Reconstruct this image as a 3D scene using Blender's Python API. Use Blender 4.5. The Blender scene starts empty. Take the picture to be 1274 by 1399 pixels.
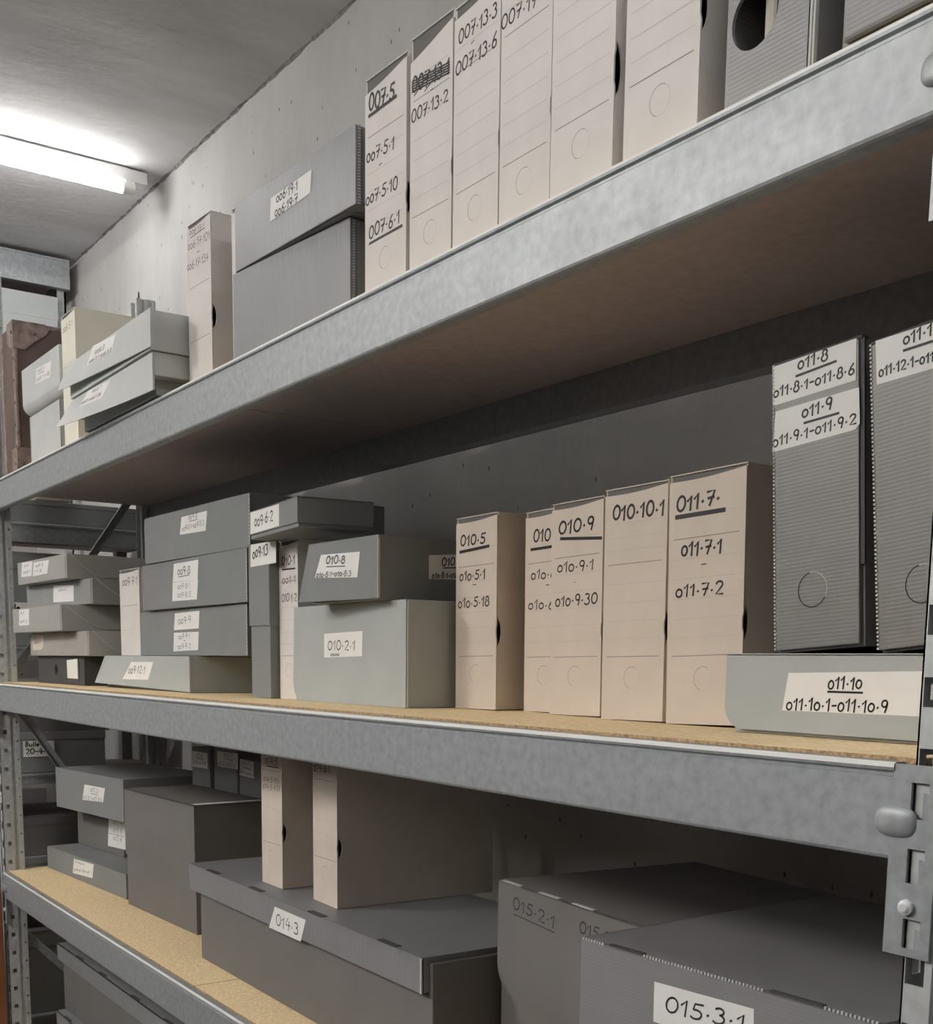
import bpy, bmesh, math, random
from mathutils import Vector, Matrix
random.seed(7)
S = bpy.context.scene
C = S.collection

# ------------------------------------------------------------------ camera
F_PX, CX, CY = 1581.816, 637.0, 1126.573      # focal length and principal point for a 1274 x 1399 frame
cam_d = bpy.data.cameras.new('camera'); cam = bpy.data.objects.new('camera', cam_d); C.objects.link(cam)
cam_d.sensor_fit = 'HORIZONTAL'; cam_d.sensor_width = 36.0
cam_d.lens = F_PX / 1274 * 36.0
cam_d.shift_y = (CY - 699.5) / 1274
cam_d.clip_start = 0.01
rt = Vector((0.56873857, 0.82242379, 0.01247218)); up = Vector((-0.12034252, 0.06820225, 0.99038686)); fw = Vector((-0.81366708, 0.56477214, -0.1377618))
M = Matrix((( rt.x, up.x, -fw.x, 0.59401031), (rt.y, up.y, -fw.y, -0.87167126), (rt.z, up.z, -fw.z, 0.0795423), (0, 0, 0, 1)))
cam.matrix_world = M
S.camera = cam

# ------------------------------------------------------------------ light, exposure
S.view_settings.view_transform = 'Standard'; S.view_settings.look = 'None'
S.view_settings.gamma = 1.0; S.view_settings.use_curve_mapping = False
S.view_settings.exposure = 0.5
TUBE_STRENGTH = 27.0          # the lamp in the picture
TUBE_FAR = 245.0              # the lamps over the aisle
TUBE_BACK = 110.0             # lamps added far back to lift the wall behind the middle shelf
W = bpy.data.worlds.new('world'); S.world = W; W.use_nodes = True
W.node_tree.nodes['Background'].inputs[0].default_value = (0.9, 0.95, 1.0, 1)
W.node_tree.nodes['Background'].inputs[1].default_value = 0.0

# ------------------------------------------------------------------ materials
def mat(name, col, rough=0.7, metal=0.0, spec=0.3, var=None, nscale=20.0, bump=0.0, bscale=200.0, emit=None):
    m = bpy.data.materials.new(name); m.use_nodes = True
    nt = m.node_tree; b = nt.nodes['Principled BSDF']
    b.inputs['Base Color'].default_value = (*col, 1); b.inputs['Roughness'].default_value = rough
    b.inputs['Metallic'].default_value = metal; b.inputs['Specular IOR Level'].default_value = spec
    tc = nt.nodes.new('ShaderNodeTexCoord')
    if var:
        n = nt.nodes.new('ShaderNodeTexNoise'); n.inputs['Scale'].default_value = nscale; n.inputs['Detail'].default_value = 5
        r = nt.nodes.new('ShaderNodeValToRGB')
        r.color_ramp.elements[0].position = 0.32; r.color_ramp.elements[1].position = 0.68
        r.color_ramp.elements[0].color = (*[c*(1-var) for c in col], 1); r.color_ramp.elements[1].color = (*[min(1, c*(1+var)) for c in col], 1)
        nt.links.new(tc.outputs['Object'], n.inputs['Vector']); nt.links.new(n.outputs['Fac'], r.inputs['Fac']); nt.links.new(r.outputs['Color'], b.inputs['Base Color'])
    if bump:
        n2 = nt.nodes.new('ShaderNodeTexNoise'); n2.inputs['Scale'].default_value = bscale; n2.inputs['Detail'].default_value = 4
        bp = nt.nodes.new('ShaderNodeBump'); bp.inputs['Strength'].default_value = bump; bp.inputs['Distance'].default_value = 0.002
        nt.links.new(tc.outputs['Object'], n2.inputs['Vector']); nt.links.new(n2.outputs['Fac'], bp.inputs['Height']); nt.links.new(bp.outputs['Normal'], b.inputs['Normal'])
    if emit:
        b.inputs['Emission Color'].default_value = (*emit[0], 1); b.inputs['Emission Strength'].default_value = emit[1]
    return m

def fluted(name, col, axis, period=0.0042, strength=0.5, rough=0.42):
    """corrugated plastic: the flutes run across the given object axis"""
    m = mat(name, col, rough, 0, 0.45, var=0.05, nscale=9)
    nt = m.node_tree; b = nt.nodes['Principled BSDF']; tc = nt.nodes['Texture Coordinate']
    wv = nt.nodes.new('ShaderNodeTexWave'); wv.wave_type = 'BANDS'; wv.bands_direction = axis
    wv.inputs['Scale'].default_value = 0.314 / period; wv.inputs['Distortion'].default_value = 0.35; wv.inputs['Detail'].default_value = 1
    wv.inputs['Detail Scale'].default_value = 0.3
    bp = nt.nodes.new('ShaderNodeBump'); bp.inputs['Strength'].default_value = strength; bp.inputs['Distance'].default_value = 0.0012
    nt.links.new(tc.outputs['Object'], wv.inputs['Vector']); nt.links.new(wv.outputs['Fac'], bp.inputs['Height']); nt.links.new(bp.outputs['Normal'], b.inputs['Normal'])
    return m

def concrete(name, col, stain, pores=True, streak=(1, 1, 1)):
    m = bpy.data.materials.new(name); m.use_nodes = True
    nt = m.node_tree; b = nt.nodes['Principled BSDF']; b.inputs['Roughness'].default_value = 0.85; b.inputs['Specular IOR Level'].default_value = 0.2
    L = nt.links.new; tc = nt.nodes.new('ShaderNodeTexCoord')
    mp = nt.nodes.new('ShaderNodeMapping'); mp.inputs['Scale'].default_value = streak; L(tc.outputs['Object'], mp.inputs['Vector'])
    n1 = nt.nodes.new('ShaderNodeTexNoise'); n1.inputs['Scale'].default_value = 2.2; n1.inputs['Detail'].default_value = 9; n1.inputs['Roughness'].default_value = 0.62
    L(mp.outputs[0], n1.inputs['Vector'])
    r1 = nt.nodes.new('ShaderNodeValToRGB'); r1.color_ramp.elements[0].position = 0.3; r1.color_ramp.elements[1].position = 0.7
    r1.color_ramp.elements[0].color = (*stain, 1); r1.color_ramp.elements[1].color = (*col, 1); L(n1.outputs['Fac'], r1.inputs['Fac'])
    out = r1.outputs['Color']
    if pores:
        v = nt.nodes.new('ShaderNodeTexVoronoi'); v.inputs['Scale'].default_value = 21; v.inputs['Randomness'].default_value = 1
        mp2 = nt.nodes.new('ShaderNodeMapping'); mp2.inputs['Scale'].default_value = (1.3, 1, 0.75); L(tc.outputs['Object'], mp2.inputs['Vector']); L(mp2.outputs[0], v.inputs['Vector'])
        rr = nt.nodes.new('ShaderNodeValToRGB'); rr.color_ramp.elements[0].position = 0.05; rr.color_ramp.elements[1].position = 0.11
        rr.color_ramp.elements[0].color = (0.25, 0.25, 0.25, 1); rr.color_ramp.elements[1].color = (1, 1, 1, 1); L(v.outputs['Distance'], rr.inputs['Fac'])
        sel = nt.nodes.new('ShaderNodeMath'); sel.operation = 'GREATER_THAN'; sel.inputs[1].default_value = 0.35
        sp = nt.nodes.new('ShaderNodeSeparateColor'); L(v.outputs['Color'], sp.inputs[0]); L(sp.outputs[0], sel.inputs[0])
        mx = nt.nodes.new('ShaderNodeMix'); mx.data_type = 'RGBA'; mx.inputs[6].default_value = (1, 1, 1, 1); L(sel.outputs[0], mx.inputs[0]); L(rr.outputs['Color'], mx.inputs[7])
        mu = nt.nodes.new('ShaderNodeMix'); mu.data_type = 'RGBA'; mu.blend_type = 'MULTIPLY'; mu.inputs[0].default_value = 1; L(out, mu.inputs[6]); L(mx.outputs[2], mu.inputs[7])
        out = mu.outputs[2]
    L(out, b.inputs['Base Color'])
    n2 = nt.nodes.new('ShaderNodeTexNoise'); n2.inputs['Scale'].default_value = 30; n2.inputs['Detail'].default_value = 8; L(mp.outputs[0], n2.inputs['Vector'])
    bp = nt.nodes.new('ShaderNodeBump'); bp.inputs['Strength'].default_value = 0.35; bp.inputs['Distance'].default_value = 0.006; L(n2.outputs['Fac'], bp.inputs['Height']); L(bp.outputs['Normal'], b.inputs['Normal'])
    return m

def galvanised():
    m = mat('galvanised_steel', (0.345, 0.368, 0.385), 0.52, 0.3, 0.5, var=0.13, nscale=75, bump=0.10, bscale=120)
    nt = m.node_tree; b = nt.nodes['Principled BSDF']; tc = nt.nodes['Texture Coordinate']
    n = nt.nodes.new('ShaderNodeTexNoise'); n.inputs['Scale'].default_value = 14; n.inputs['Detail'].default_value = 6
    mr = nt.nodes.new('ShaderNodeMapRange'); mr.inputs[3].default_value = 0.38; mr.inputs[4].default_value = 0.62
    nt.links.new(tc.outputs['Object'], n.inputs['Vector']); nt.links.new(n.outputs['Fac'], mr.inputs[0]); nt.links.new(mr.outputs[0], b.inputs['Roughness'])
    return m

MT = dict(
    steel_post=mat('galvanised_post', (0.53, 0.55, 0.555), 0.5, 0.25, 0.5, var=0.10, nscale=60, bump=0.08, bscale=120),
    beige_warm=mat('warm_beige_archive_board', (0.68, 0.60, 0.525), 0.8, 0, 0.2, var=0.04, nscale=14, bump=0.05),
    beige=mat('beige_archive_board', (0.74, 0.705, 0.68), 0.8, 0, 0.2, var=0.04, nscale=14, bump=0.05),
    beige_light=mat('cream_archive_board', (0.84, 0.81, 0.71), 0.8, 0, 0.2, var=0.03, nscale=14, bump=0.05),
    rule=mat('printed_rule', (0.30, 0.27, 0.25), 0.8), rule_faint=mat('faint_printed_rule', (0.56, 0.52, 0.49), 0.8), cut=mat('die_cut', (0.36, 0.32, 0.28), 0.9),
    inner=mat('grey_card_flap', (0.16, 0.155, 0.15), 0.85),
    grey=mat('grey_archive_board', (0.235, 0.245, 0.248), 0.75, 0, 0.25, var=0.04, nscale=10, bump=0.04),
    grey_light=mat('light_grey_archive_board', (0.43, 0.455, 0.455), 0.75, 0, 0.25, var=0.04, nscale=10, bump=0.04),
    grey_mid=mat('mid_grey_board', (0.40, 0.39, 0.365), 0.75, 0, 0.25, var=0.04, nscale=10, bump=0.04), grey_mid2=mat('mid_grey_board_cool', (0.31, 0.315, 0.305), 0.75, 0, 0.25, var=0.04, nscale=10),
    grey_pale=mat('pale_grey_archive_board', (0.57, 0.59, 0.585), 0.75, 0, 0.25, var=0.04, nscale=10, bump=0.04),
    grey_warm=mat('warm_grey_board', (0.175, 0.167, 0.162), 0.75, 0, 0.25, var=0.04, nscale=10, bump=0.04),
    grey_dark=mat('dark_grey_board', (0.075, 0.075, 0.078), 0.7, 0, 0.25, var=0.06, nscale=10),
    edge=mat('cut_board_edge', (0.55, 0.56, 0.55), 0.8),
    flute_v=fluted('grey_corrugated_plastic', (0.24, 0.245, 0.255), 'X'), flute_h=fluted('grey_corrugated_plastic_flat', (0.20, 0.195, 0.19), 'Z', strength=0.06),
    flute_l=fluted('light_corrugated_plastic', (0.25, 0.25, 0.255), 'Z', strength=0.08),
    paper=mat('white_label_paper', (0.86, 0.85, 0.835), 0.7, 0, 0.2, var=0.02, nscale=30), card=mat('old_label_card', (0.70, 0.64, 0.56), 0.8),
    ink=mat('black_marker_ink', (0.012, 0.012, 0.014), 0.5), pen=mat('dark_pen_ink', (0.035, 0.035, 0.04), 0.6), pencil=mat('grey_marker_ink', (0.05, 0.05, 0.052), 0.6),
    steel=galvanised(), lip=mat('lip_highlight', (0.80, 0.80, 0.79), 0.5, 0.0, 0.4), zinc=mat('bright_zinc', (0.84, 0.86, 0.90), 0.35, 0.25, 0.5, var=0.08, nscale=60),
    chip=mat('chipboard', (0.90, 0.69, 0.42), 0.8, 0, 0.2, var=0.16, nscale=170, bump=0.15, bscale=260),
    chip_edge=mat('raw_chipboard_edge', (0.42, 0.29, 0.17), 0.9, var=0.4, nscale=240, bump=0.4, bscale=240),
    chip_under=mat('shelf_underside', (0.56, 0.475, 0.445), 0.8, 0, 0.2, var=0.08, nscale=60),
    wall=concrete('concrete_wall', (0.53, 0.525, 0.515), (0.41, 0.405, 0.40), True, (1.4, 1, 0.7)),
    ceil=concrete('concrete_ceiling', (0.70, 0.695, 0.70), (0.46, 0.46, 0.465), False, (1.6, 0.6, 1)),
    floor=mat('concrete_floor', (0.27, 0.265, 0.26), 0.8, var=0.15, nscale=4),
    joint=mat('rough_dark_joint', (0.20, 0.195, 0.19), 0.95, var=0.4, nscale=50), enamel=mat('white_enamel', (0.72, 0.72, 0.72), 0.45), socket=mat('white_plastic', (0.75, 0.74, 0.72), 0.5),
    tube=mat('fluorescent_tube', (0.9, 0.9, 0.9), 0.4, emit=((1.0, 0.985, 0.955), TUBE_STRENGTH)),
    tube_back=mat('added_back_tube', (0.9, 0.9, 0.9), 0.4, emit=((1.0, 0.96, 0.90), TUBE_BACK)),
    tube_warm=mat('warm_fluorescent_tube', (0.9, 0.9, 0.9), 0.4, emit=((1.0, 0.96, 0.90), TUBE_FAR)),
    leather=mat('brown_trunk_fibre', (0.135, 0.095, 0.085), 0.6, 0, 0.3, var=0.16, nscale=12, bump=0.15, bscale=40),
    leather_l=mat('worn_leather_corner', (0.27, 0.205, 0.185), 0.6, 0, 0.3, var=0.35, nscale=40, bump=0.4, bscale=70),
    brass=mat('dull_rivet', (0.22, 0.17, 0.15), 0.4, 0.7), wood=mat('brown_wood', (0.26, 0.10, 0.045), 0.55, var=0.25, nscale=9),
    dark=mat('dark_gap', (0.012, 0.012, 0.012), 0.9), file=mat('file_paper', (0.55, 0.52, 0.47), 0.8),
)

# ------------------------------------------------------------------ helpers
def link(name, bm, mats, parent=None, smooth=False, loc=None, rot=None):
    me = bpy.data.meshes.new(name); bm.normal_update(); bm.to_mesh(me); bm.free()
    for m in (mats if isinstance(mats, (list, tuple)) else [mats]): me.materials.append(MT[m] if isinstance(m, str) else m)
    o = bpy.data.objects.new(name, me); C.objects.link(o)
    if parent: o.parent = parent
    if loc: o.location = loc
    if rot: o.rotation_euler = rot
    if smooth:
        for p in me.polygons: p.use_smooth = True
    return o
def empty(name, loc, rot=(0, 0, 0)):
    o = bpy.data.objects.new(name, None); o.empty_display_size = 0.05; C.objects.link(o); o.location = loc; o.rotation_euler = rot
    return o
def tag(o, label, cat, group=None):
    o['label'] = label; o['category'] = cat
    if group: o['group'] = group
    return o
def struct(o): o['kind'] = 'structure'; return o
def bx(bm, x0, x1, y0, y1, z0, z1, mi=0, bev=0.0):
    r = bmesh.ops.create_cube(bm, size=1.0); vs = r['verts']
    for v in vs: v.co = Vector((x0 + (v.co.x + .5) * (x1 - x0), y0 + (v.co.y + .5) * (y1 - y0), z0 + (v.co.z + .5) * (z1 - z0)))
    fs = {f for v in vs for f in v.link_faces}
    for f in fs: f.material_index = mi
    if bev: bmesh.ops.bevel(bm, geom=list({e for v in vs for e in v.link_edges}), offset=bev, segments=2, affect='EDGES', profile=0.5)
    return bm
def nb(): return bmesh.new()
def cyl(bm, p, q, r, seg=12, mi=0, r2=None):
    p = Vector(p); q = Vector(q); d = q - p
    m = Matrix.Translation((p + q) / 2) @ d.to_track_quat('Z', 'Y').to_matrix().to_4x4()
    res = bmesh.ops.create_cone(bm, cap_ends=True, segments=seg, radius1=r, radius2=r if r2 is None else r2, depth=d.length, matrix=m)
    for f in {f for v in res['verts'] for f in v.link_faces}: f.material_index = mi
def ngon(bm, pts, mi=0):
    f = bm.faces.new([bm.verts.new(p) for p in pts]); f.material_index = mi; return f
def slab(bm, pts, off, mi=0):
    """polygon pts (3-D, planar) thickened by the vector off"""
    off = Vector(off); a = [bm.verts.new(Vector(p)) for p in pts]; b = [bm.verts.new(Vector(p) + off) for p in pts]; n = len(a)
    fs = [bm.faces.new(a), bm.faces.new(b[::-1])] + [bm.faces.new((a[i], b[i], b[(i + 1) % n], a[(i + 1) % n])) for i in range(n)]
    for f in fs: f.material_index = mi
    bmesh.ops.recalc_face_normals(bm, faces=fs)
    return fs
def extrude_x(bm, prof, x0, x1, mi=0):
    slab(bm, [(x0, y, z) for y, z in prof], (x1 - x0, 0, 0), mi)
def ring(bm, cu, ck, r0, r1, v, a0=0.0, a1=math.tau, mi=0, seg=28, sx=1.0):
    pr = None
    for i in range(seg + 1):
        a = a0 + (a1 - a0) * i / seg
        p = bm.verts.new((cu + r0 * sx * math.cos(a), v, ck + r0 * math.sin(a))); q = bm.verts.new((cu + r1 * sx * math.cos(a), v, ck + r1 * math.sin(a)))
        if pr: bm.faces.new((pr[0], p, q, pr[1])).material_index = mi
        pr = (p, q)

# ------------------------------------------------------------------ handwriting
def arc(cx, cy, rx, ry, a0, a1, n=12):
    return [(cx + rx * math.cos(math.radians(a0 + (a1 - a0) * i / n)), cy + ry * math.sin(math.radians(a0 + (a1 - a0) * i / n))) for i in range(n + 1)]
G = {
 '0': (.62, [arc(.31, .5, .27, .48, 95, 460, 18)]), 'o': (.5, [arc(.24, .32, .22, .32, 95, 460, 16)]),
 '1': (.36, [[(.02, .66), (.24, .98), (.24, .0)]]), 'l': (.22, [[(.12, .98), (.10, 0)]]),
 '2': (.58, [arc(.27, .74, .22, .24, 165, -35, 10) + [(.08, .04), (.56, .03)]]),
 '3': (.54, [arc(.22, .76, .2, .22, 140, -80, 10) + arc(.22, .28, .26, .28, 85, -140, 12)]),
 '4': (.6, [[(.3, 1.0), (.04, .36), (.58, .4)], [(.44, .72), (.42, -.02)]]),
 '5': (.56, [[(.52, .97), (.16, .95), (.11, .56)] + arc(.24, .3, .26, .29, 110, -140, 12)]),
 '6': (.52, [[(.4, 1.0), (.2, .72), (.08, .36)] + arc(.27, .26, .21, .26, 170, 520, 14)]),
 '7': (.54, [[(.04, .93), (.5, .97), (.24, .0)], [(.12, .48), (.46, .53)]]),
 '8': (.5, [arc(.25, .75, .17, .22, -60, 240, 12) + arc(.25, .26, .23, .27, 130, 420, 14)]),
 '9': (.5, [arc(.24, .7, .2, .27, 20, 380, 14) + [(.42, .5), (.34, .0)]]),
 '.': (.26, [[(.1, .36), (.14, .40)]]), '-': (.42, [[(.06, .42), (.36, .45)]]), ' ': (.35, []),
 '(': (.28, [arc(.3, .5, .22, .55, 130, 230, 6)]), ')': (.28, [arc(-.05, .5, .22, .55, 50, -50, 6)]),
 'A': (.6, [[(.02, 0), (.28, 1), (.56, 0)], [(.12, .36), (.46, .36)]]), 'B': (.54, [[(.06, 0), (.06, 1)] + arc(.08, .76, .34, .24, 90, -90, 8) + arc(.08, .26, .4, .26, 90, -90, 8)]),
 'C': (.56, [arc(.32, .5, .28, .5, 50, 310, 12)]), 'I': (.3, [[(.0, 1), (.26, 1)], [(.13, 1), (.13, 0)], [(.0, 0), (.26, 0)]]),
 'a': (.46, [arc(.2, .26, .19, .26, 40, 400, 12) + [(.4, .5), (.42, 0)]]), 'c': (.42, [arc(.24, .27, .2, .27, 50, 310, 10)]), 'd': (.48, [arc(.2, .26, .19, .26, 40, 400, 12), [(.41, 1), (.42, 0)]]),
 'e': (.44, [[(.04, .28), (.38, .3)] + arc(.22, .27, .18, .26, 10, 310, 12)]), 'f': (.34, [arc(.26, .8, .14, .2, 60, 180, 6) + [(.12, -.1)], [(.0, .5), (.28, .52)]]),
 'g': (.46, [arc(.2, .26, .19, .26, 40, 400, 12) + [(.4, .4), (.38, -.25), (.1, -.3)]]), 'i': (.2, [[(.1, .52), (.1, 0)], [(.1, .72), (.12, .75)]]),
 'm': (.7, [[(.04, .5), (.05, 0), (.05, .36), (.2, .5), (.3, .4), (.3, 0), (.32, .36), (.48, .5), (.6, .4), (.62, 0)]]), 'n': (.48, [[(.04, .5), (.05, 0), (.05, .34), (.24, .5), (.4, .38), (.42, 0)]]),
 'q': (.46, [arc(.2, .26, .19, .26, 40, 400, 12) + [(.4, .4), (.4, -.35)]]), 'r': (.36, [[(.05, .5), (.06, 0), (.06, .3), (.18, .48), (.32, .47)]]), 's': (.36, [[(.32, .46), (.14, .5), (.08, .36), (.28, .2), (.2, .02), (.02, .05)]]),
 't': (.34, [[(.14, .85), (.13, .1), (.24, 0)], [(0, .55), (.28, .56)]]), 'u': (.48, [[(.04, .5), (.06, .1), (.2, 0), (.38, .14), (.4, .5), (.42, 0)]]),
}
def ribbon(bm, pts, w, v, off):
    """flat pen stroke of width w along (u, k) points, v = depth of the surface"""
    P = [Vector(p) for p in pts]; n = len(P); vs = []
    for i in range(n):
        d = (P[min(i + 1, n - 1)] - P[max(i - 1, 0)])
        if d.length < 1e-9: d = Vector((1, 0))
        d.normalize(); s = Vector((-d.y, d.x)) * w / 2
        e = d * (w * .4 if i == n - 1 else (-w * .4 if i == 0 else 0))
        a = P[i] + s + e; b = P[i] - s + e
        vs.append((bm.verts.new(off(a, v)), bm.verts.new(off(b, v))))
    for i in range(n - 1): bm.faces.new((vs[i][0], vs[i + 1][0], vs[i + 1][1], vs[i][1]))
def front(p, v): return (p[0], v, p[1])
def write(bm, s, p0, p1, hgt, th, v, off=front):
    tot = sum(G[c][0] for c in s) + .1 * (len(s) - 1)
    p0 = Vector(p0); p1 = Vector(p1); L = (p1 - p0).length; ex = (p1 - p0) / L
    sx = L / tot; x = 0; w = max(.0013, min(hgt, sx * 1.7) * .15 * th)
    for c in s:
        jy = random.uniform(-.05, .05); js = random.uniform(.94, 1.06)
        for st in G[c][1]:
            pts = []
            for gx, gy in st:
                yy = (gy * js + jy); q = p0 + ex * ((x + gx + .07 * (gy - .4)) * sx) + Vector((0, 1)) * yy * hgt
                pts.append(q)
            ribbon(bm, pts, w, v, off)
        x += G[c][0] + .1
def right_face(w, lift): return lambda p, v: (w + lift, p[0], p[1])

def marks(name, root, ink='pen', front_v=0.0, lab_off=.0004, parent_of=None, lab_mat='paper'):
    """labels and handwriting recorded for one box; writing on a label is the label's child"""
    w = BOX[name][4]; labs = []
    wr = {}
    for mk in MARKS.get(name, []):
        if mk[0] == 'label':
            face = mk[2]; bm = nb()
            if face == 'f': slab(bm, [(u, front_v - .0001, k) for u, k in mk[1]], (0, -lab_off, 0))
            else: slab(bm, [(w + .0001, u, k) for u, k in mk[1]], (lab_off, 0, 0))
            us = [p[0] for p in mk[1]]; ks = [p[1] for p in mk[1]]
            o = link('label', bm, lab_mat, root); o['label'] = 'white paper label'
            labs.append((min(us), max(us), min(ks), max(ks), face, o))
    for mk in MARKS.get(name, []):
        if mk[0] == 'label': continue
        a, b = (mk[2], mk[3]) if mk[0] == 'text' else (mk[1], mk[2]); face = mk[-1]
        mu, mk_ = (a[0] + b[0]) / 2, (a[1] + b[1]) / 2; host = root; lift = .0003
        for l in labs:
            if l[4] == face and l[0] - .01 <= mu <= l[1] + .01 and l[2] - .004 <= mk_ <= l[3] + .004: host = l[5]; lift = lab_off + .0004
        key = (host.name, face); bm = wr.setdefault(key, (nb(), host))[0]
        off = front if face == 'f' else right_face(w, lift)
        v = front_v - lift
        if mk[0] == 'text': write(bm, mk[1], a, b, mk[4], mk[5], v, off)
        else: ribbon(bm, [a, b], max(.0009, .0019 * mk[3]), v, off)
    for (hn, face), (bm, host) in wr.items(): link('writing', bm, ink, host)

# measured placement of each box: base z, x, y, yaw, width, depth, height, lean (metres, radians)
BOX = {
  'W': [0.6098, -1.0121, 0.0446, 0.0361, 0.1102, 0.26, 0.3174, 0.0],
  'X': [0.6098, -0.8843, 0.044, 0.0289, 0.1007, 0.26, 0.3222, -0.0],
  'Y': [0.6098, -0.7764, 0.0447, -0.0003, 0.1022, 0.26, 0.3167, -0.0],
  'Z': [0.6098, -0.6719, 0.045, -0.0003, 0.102, 0.26, 0.32, 0.0],
  'AA': [0.6098, -0.556, 0.035, -0.0002, 0.1098, 0.26, 0.32, 0.0],
  'AB': [0.6098, -0.4283, 0.035, -0.0001, 0.1111, 0.26, 0.32, 0.0],
  'AC': [0.6098, -0.28, 0.035, -0.0001, 0.1105, 0.26, 0.32, 0.0],
  'AD': [0.6098, -0.144, 0.035, 0.0, 0.12, 0.26, 0.32, 0.0],
  'V2': [0.6098, -1.4414, 0.0186, 0.0954, 0.3689, 0.3, 0.1511, 0.0001],
  'V1': [0.7618, -1.433, 0.0202, 0.0468, 0.4016, 0.3, 0.1138, 0.0],
  'T': [0.6098, -1.7184, 0.0447, 0.0424, 0.1061, 0.26, 0.3151, 0.0],
  'U': [0.6098, -1.538, 0.0602, 0.0, 0.06, 0.26, 0.2963, 0.0],
  'S2': [0.6098, -2.3082, -0.025, 0.0003, 0.57, 0.33, 0.0752, 0.0],
  'S1': [0.686, -2.2855, -0.0319, -0.0049, 0.553, 0.33, 0.076, -0.0],
  'R': [0.6098, -2.5738, 0.04, 0.0022, 0.1174, 0.3, 0.3355, 0.0],
  'Q2': [0.6098, -2.9245, 0.045, 0.0003, 0.2954, 0.3, 0.1481, 0.0],
  'Q1': [0.7589, -2.9328, 0.0289, 0.0109, 0.3569, 0.3, 0.1222, 0.0001],
  'TR': [0.6098, -3.1824, 0.0331, -0.0239, 0.1768, 0.4, 0.4246, 0.0],
  'A5': [0.004, -3.2112, 0.1159, 0.0072, 0.4716, 0.33, 0.0821, -0.0001],
  'A4': [0.0871, -3.2242, 0.1, 0.0081, 0.5834, 0.33, 0.0681, 0.0],
  'A3': [0.1562, -3.2232, 0.0499, 0.022, 0.4856, 0.33, 0.0728, 0.0001],
  'A2': [0.23, -3.203, 0.0898, 0.066, 0.5412, 0.33, 0.0699, 0.0001],
  'A1': [0.3009, -3.1799, 0.0598, 0.0448, 0.4428, 0.33, 0.0674, 0.0001],
  'C4': [0.004, -2.6288, 0.1439, -0.0092, 0.6362, 0.33, 0.0847, 0.0001],
  'B': [0.0897, -2.5655, 0.17, 0.0247, 0.1442, 0.25, 0.2255, 0.0],
  'C3': [0.0897, -2.3952, 0.1663, -0.0052, 0.6732, 0.33, 0.111, -0.0001],
  'C2': [0.2018, -2.3287, 0.1517, 0.0028, 0.6302, 0.33, 0.1117, -0.0],
  'C1': [0.3145, -2.2847, 0.145, 0.0257, 0.5891, 0.33, 0.1106, 0.0001],
  'D2': [0.004, -1.6689, 0.148, 0.0244, 0.087, 0.3, 0.3119, -0.0001],
  'D1': [0.3169, -1.5808, 0.1107, -0.1066, 0.2655, 0.1421, 0.0532, -0.0001],
  'E': [0.004, -1.5778, 0.1692, 0.006, 0.0819, 0.26, 0.3116, -0.0],
  'G': [0.004, -1.4906, 0.1636, -0.0037, 0.417, 0.33, 0.1803, -0.0001],
  'F': [0.1853, -1.3779, 0.1236, 0.0361, 0.2547, 0.33, 0.107, 0.0001],
  'H': [0.004, -1.0539, 0.2462, 0.033, 0.1112, 0.26, 0.3145, -0.0115],
  'I': [0.004, -0.9082, 0.2816, 0.0023, 0.1, 0.26, 0.313, -0.0139],
  'J': [0.004, -0.8033, 0.2508, 0.0126, 0.1149, 0.26, 0.3125, -0.0132],
  'K': [0.004, -0.6557, 0.2265, 0.0408, 0.118, 0.26, 0.3146, -0.0125],
  'L': [0.004, -0.522, 0.2227, 0.0489, 0.1248, 0.26, 0.3175, -0.0258],
  'M': [0.004, -0.3648, 0.1657, 0.0, 0.35, 0.3, 0.0899, -0.0001],
  'N': [0.0949, -0.3087, 0.1833, 0.0214, 0.1154, 0.26, 0.3225, -0.0706],
  'O': [0.0949, -0.1581, 0.1654, 0.0026, 0.12, 0.26, 0.3148, -0.1008],
  'LC': [-0.6012, -3.2623, 0.1375, 0.0735, 0.6369, 0.25, 0.0725, -0.0],
  'LB': [-0.5278, -3.258, 0.2354, 0.1056, 0.3517, 0.24, 0.134, -0.0001],
  'LA': [-0.3928, -3.2052, 0.1553, 0.1226, 0.487, 0.3, 0.1262, -0.0001],
  'LD': [-0.6012, -2.5674, 0.17, 0.0428, 0.4584, 0.2, 0.3263, 0.0],
  'LJ': [-0.6012, -1.9248, 0.1024, -0.0102, 1.01, 0.35, 0.2177, 0.0001],
  'LH': [-0.3825, -1.6305, 0.149, -0.0041, 0.0983, 0.26, 0.32, 0.0],
  'LI': [-0.3825, -1.4106, 0.1562, -0.0455, 0.1069, 0.35, 0.32, -0.0],
  'LE': [-0.6012, -2.6439, 0.395, 0.0013, 0.1332, 0.1, 0.4303, 0.0],
  'LF': [-0.6012, -2.4905, 0.4, 0.0022, 0.158, 0.1, 0.4602, 0.0],
  'LG': [-0.6012, -2.3268, 0.405, 0.0054, 0.1298, 0.1, 0.4201, -0.0],
  'LK': [-0.6012, -0.8827, 0.22, -0.1035, 0.3783, 0.4, 0.3373, 0.0001],
  'LL': [-0.6012, -0.4512, 0.0306, 0.0352, 0.4108, 0.48, 0.3533, -0.0002],
}
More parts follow.
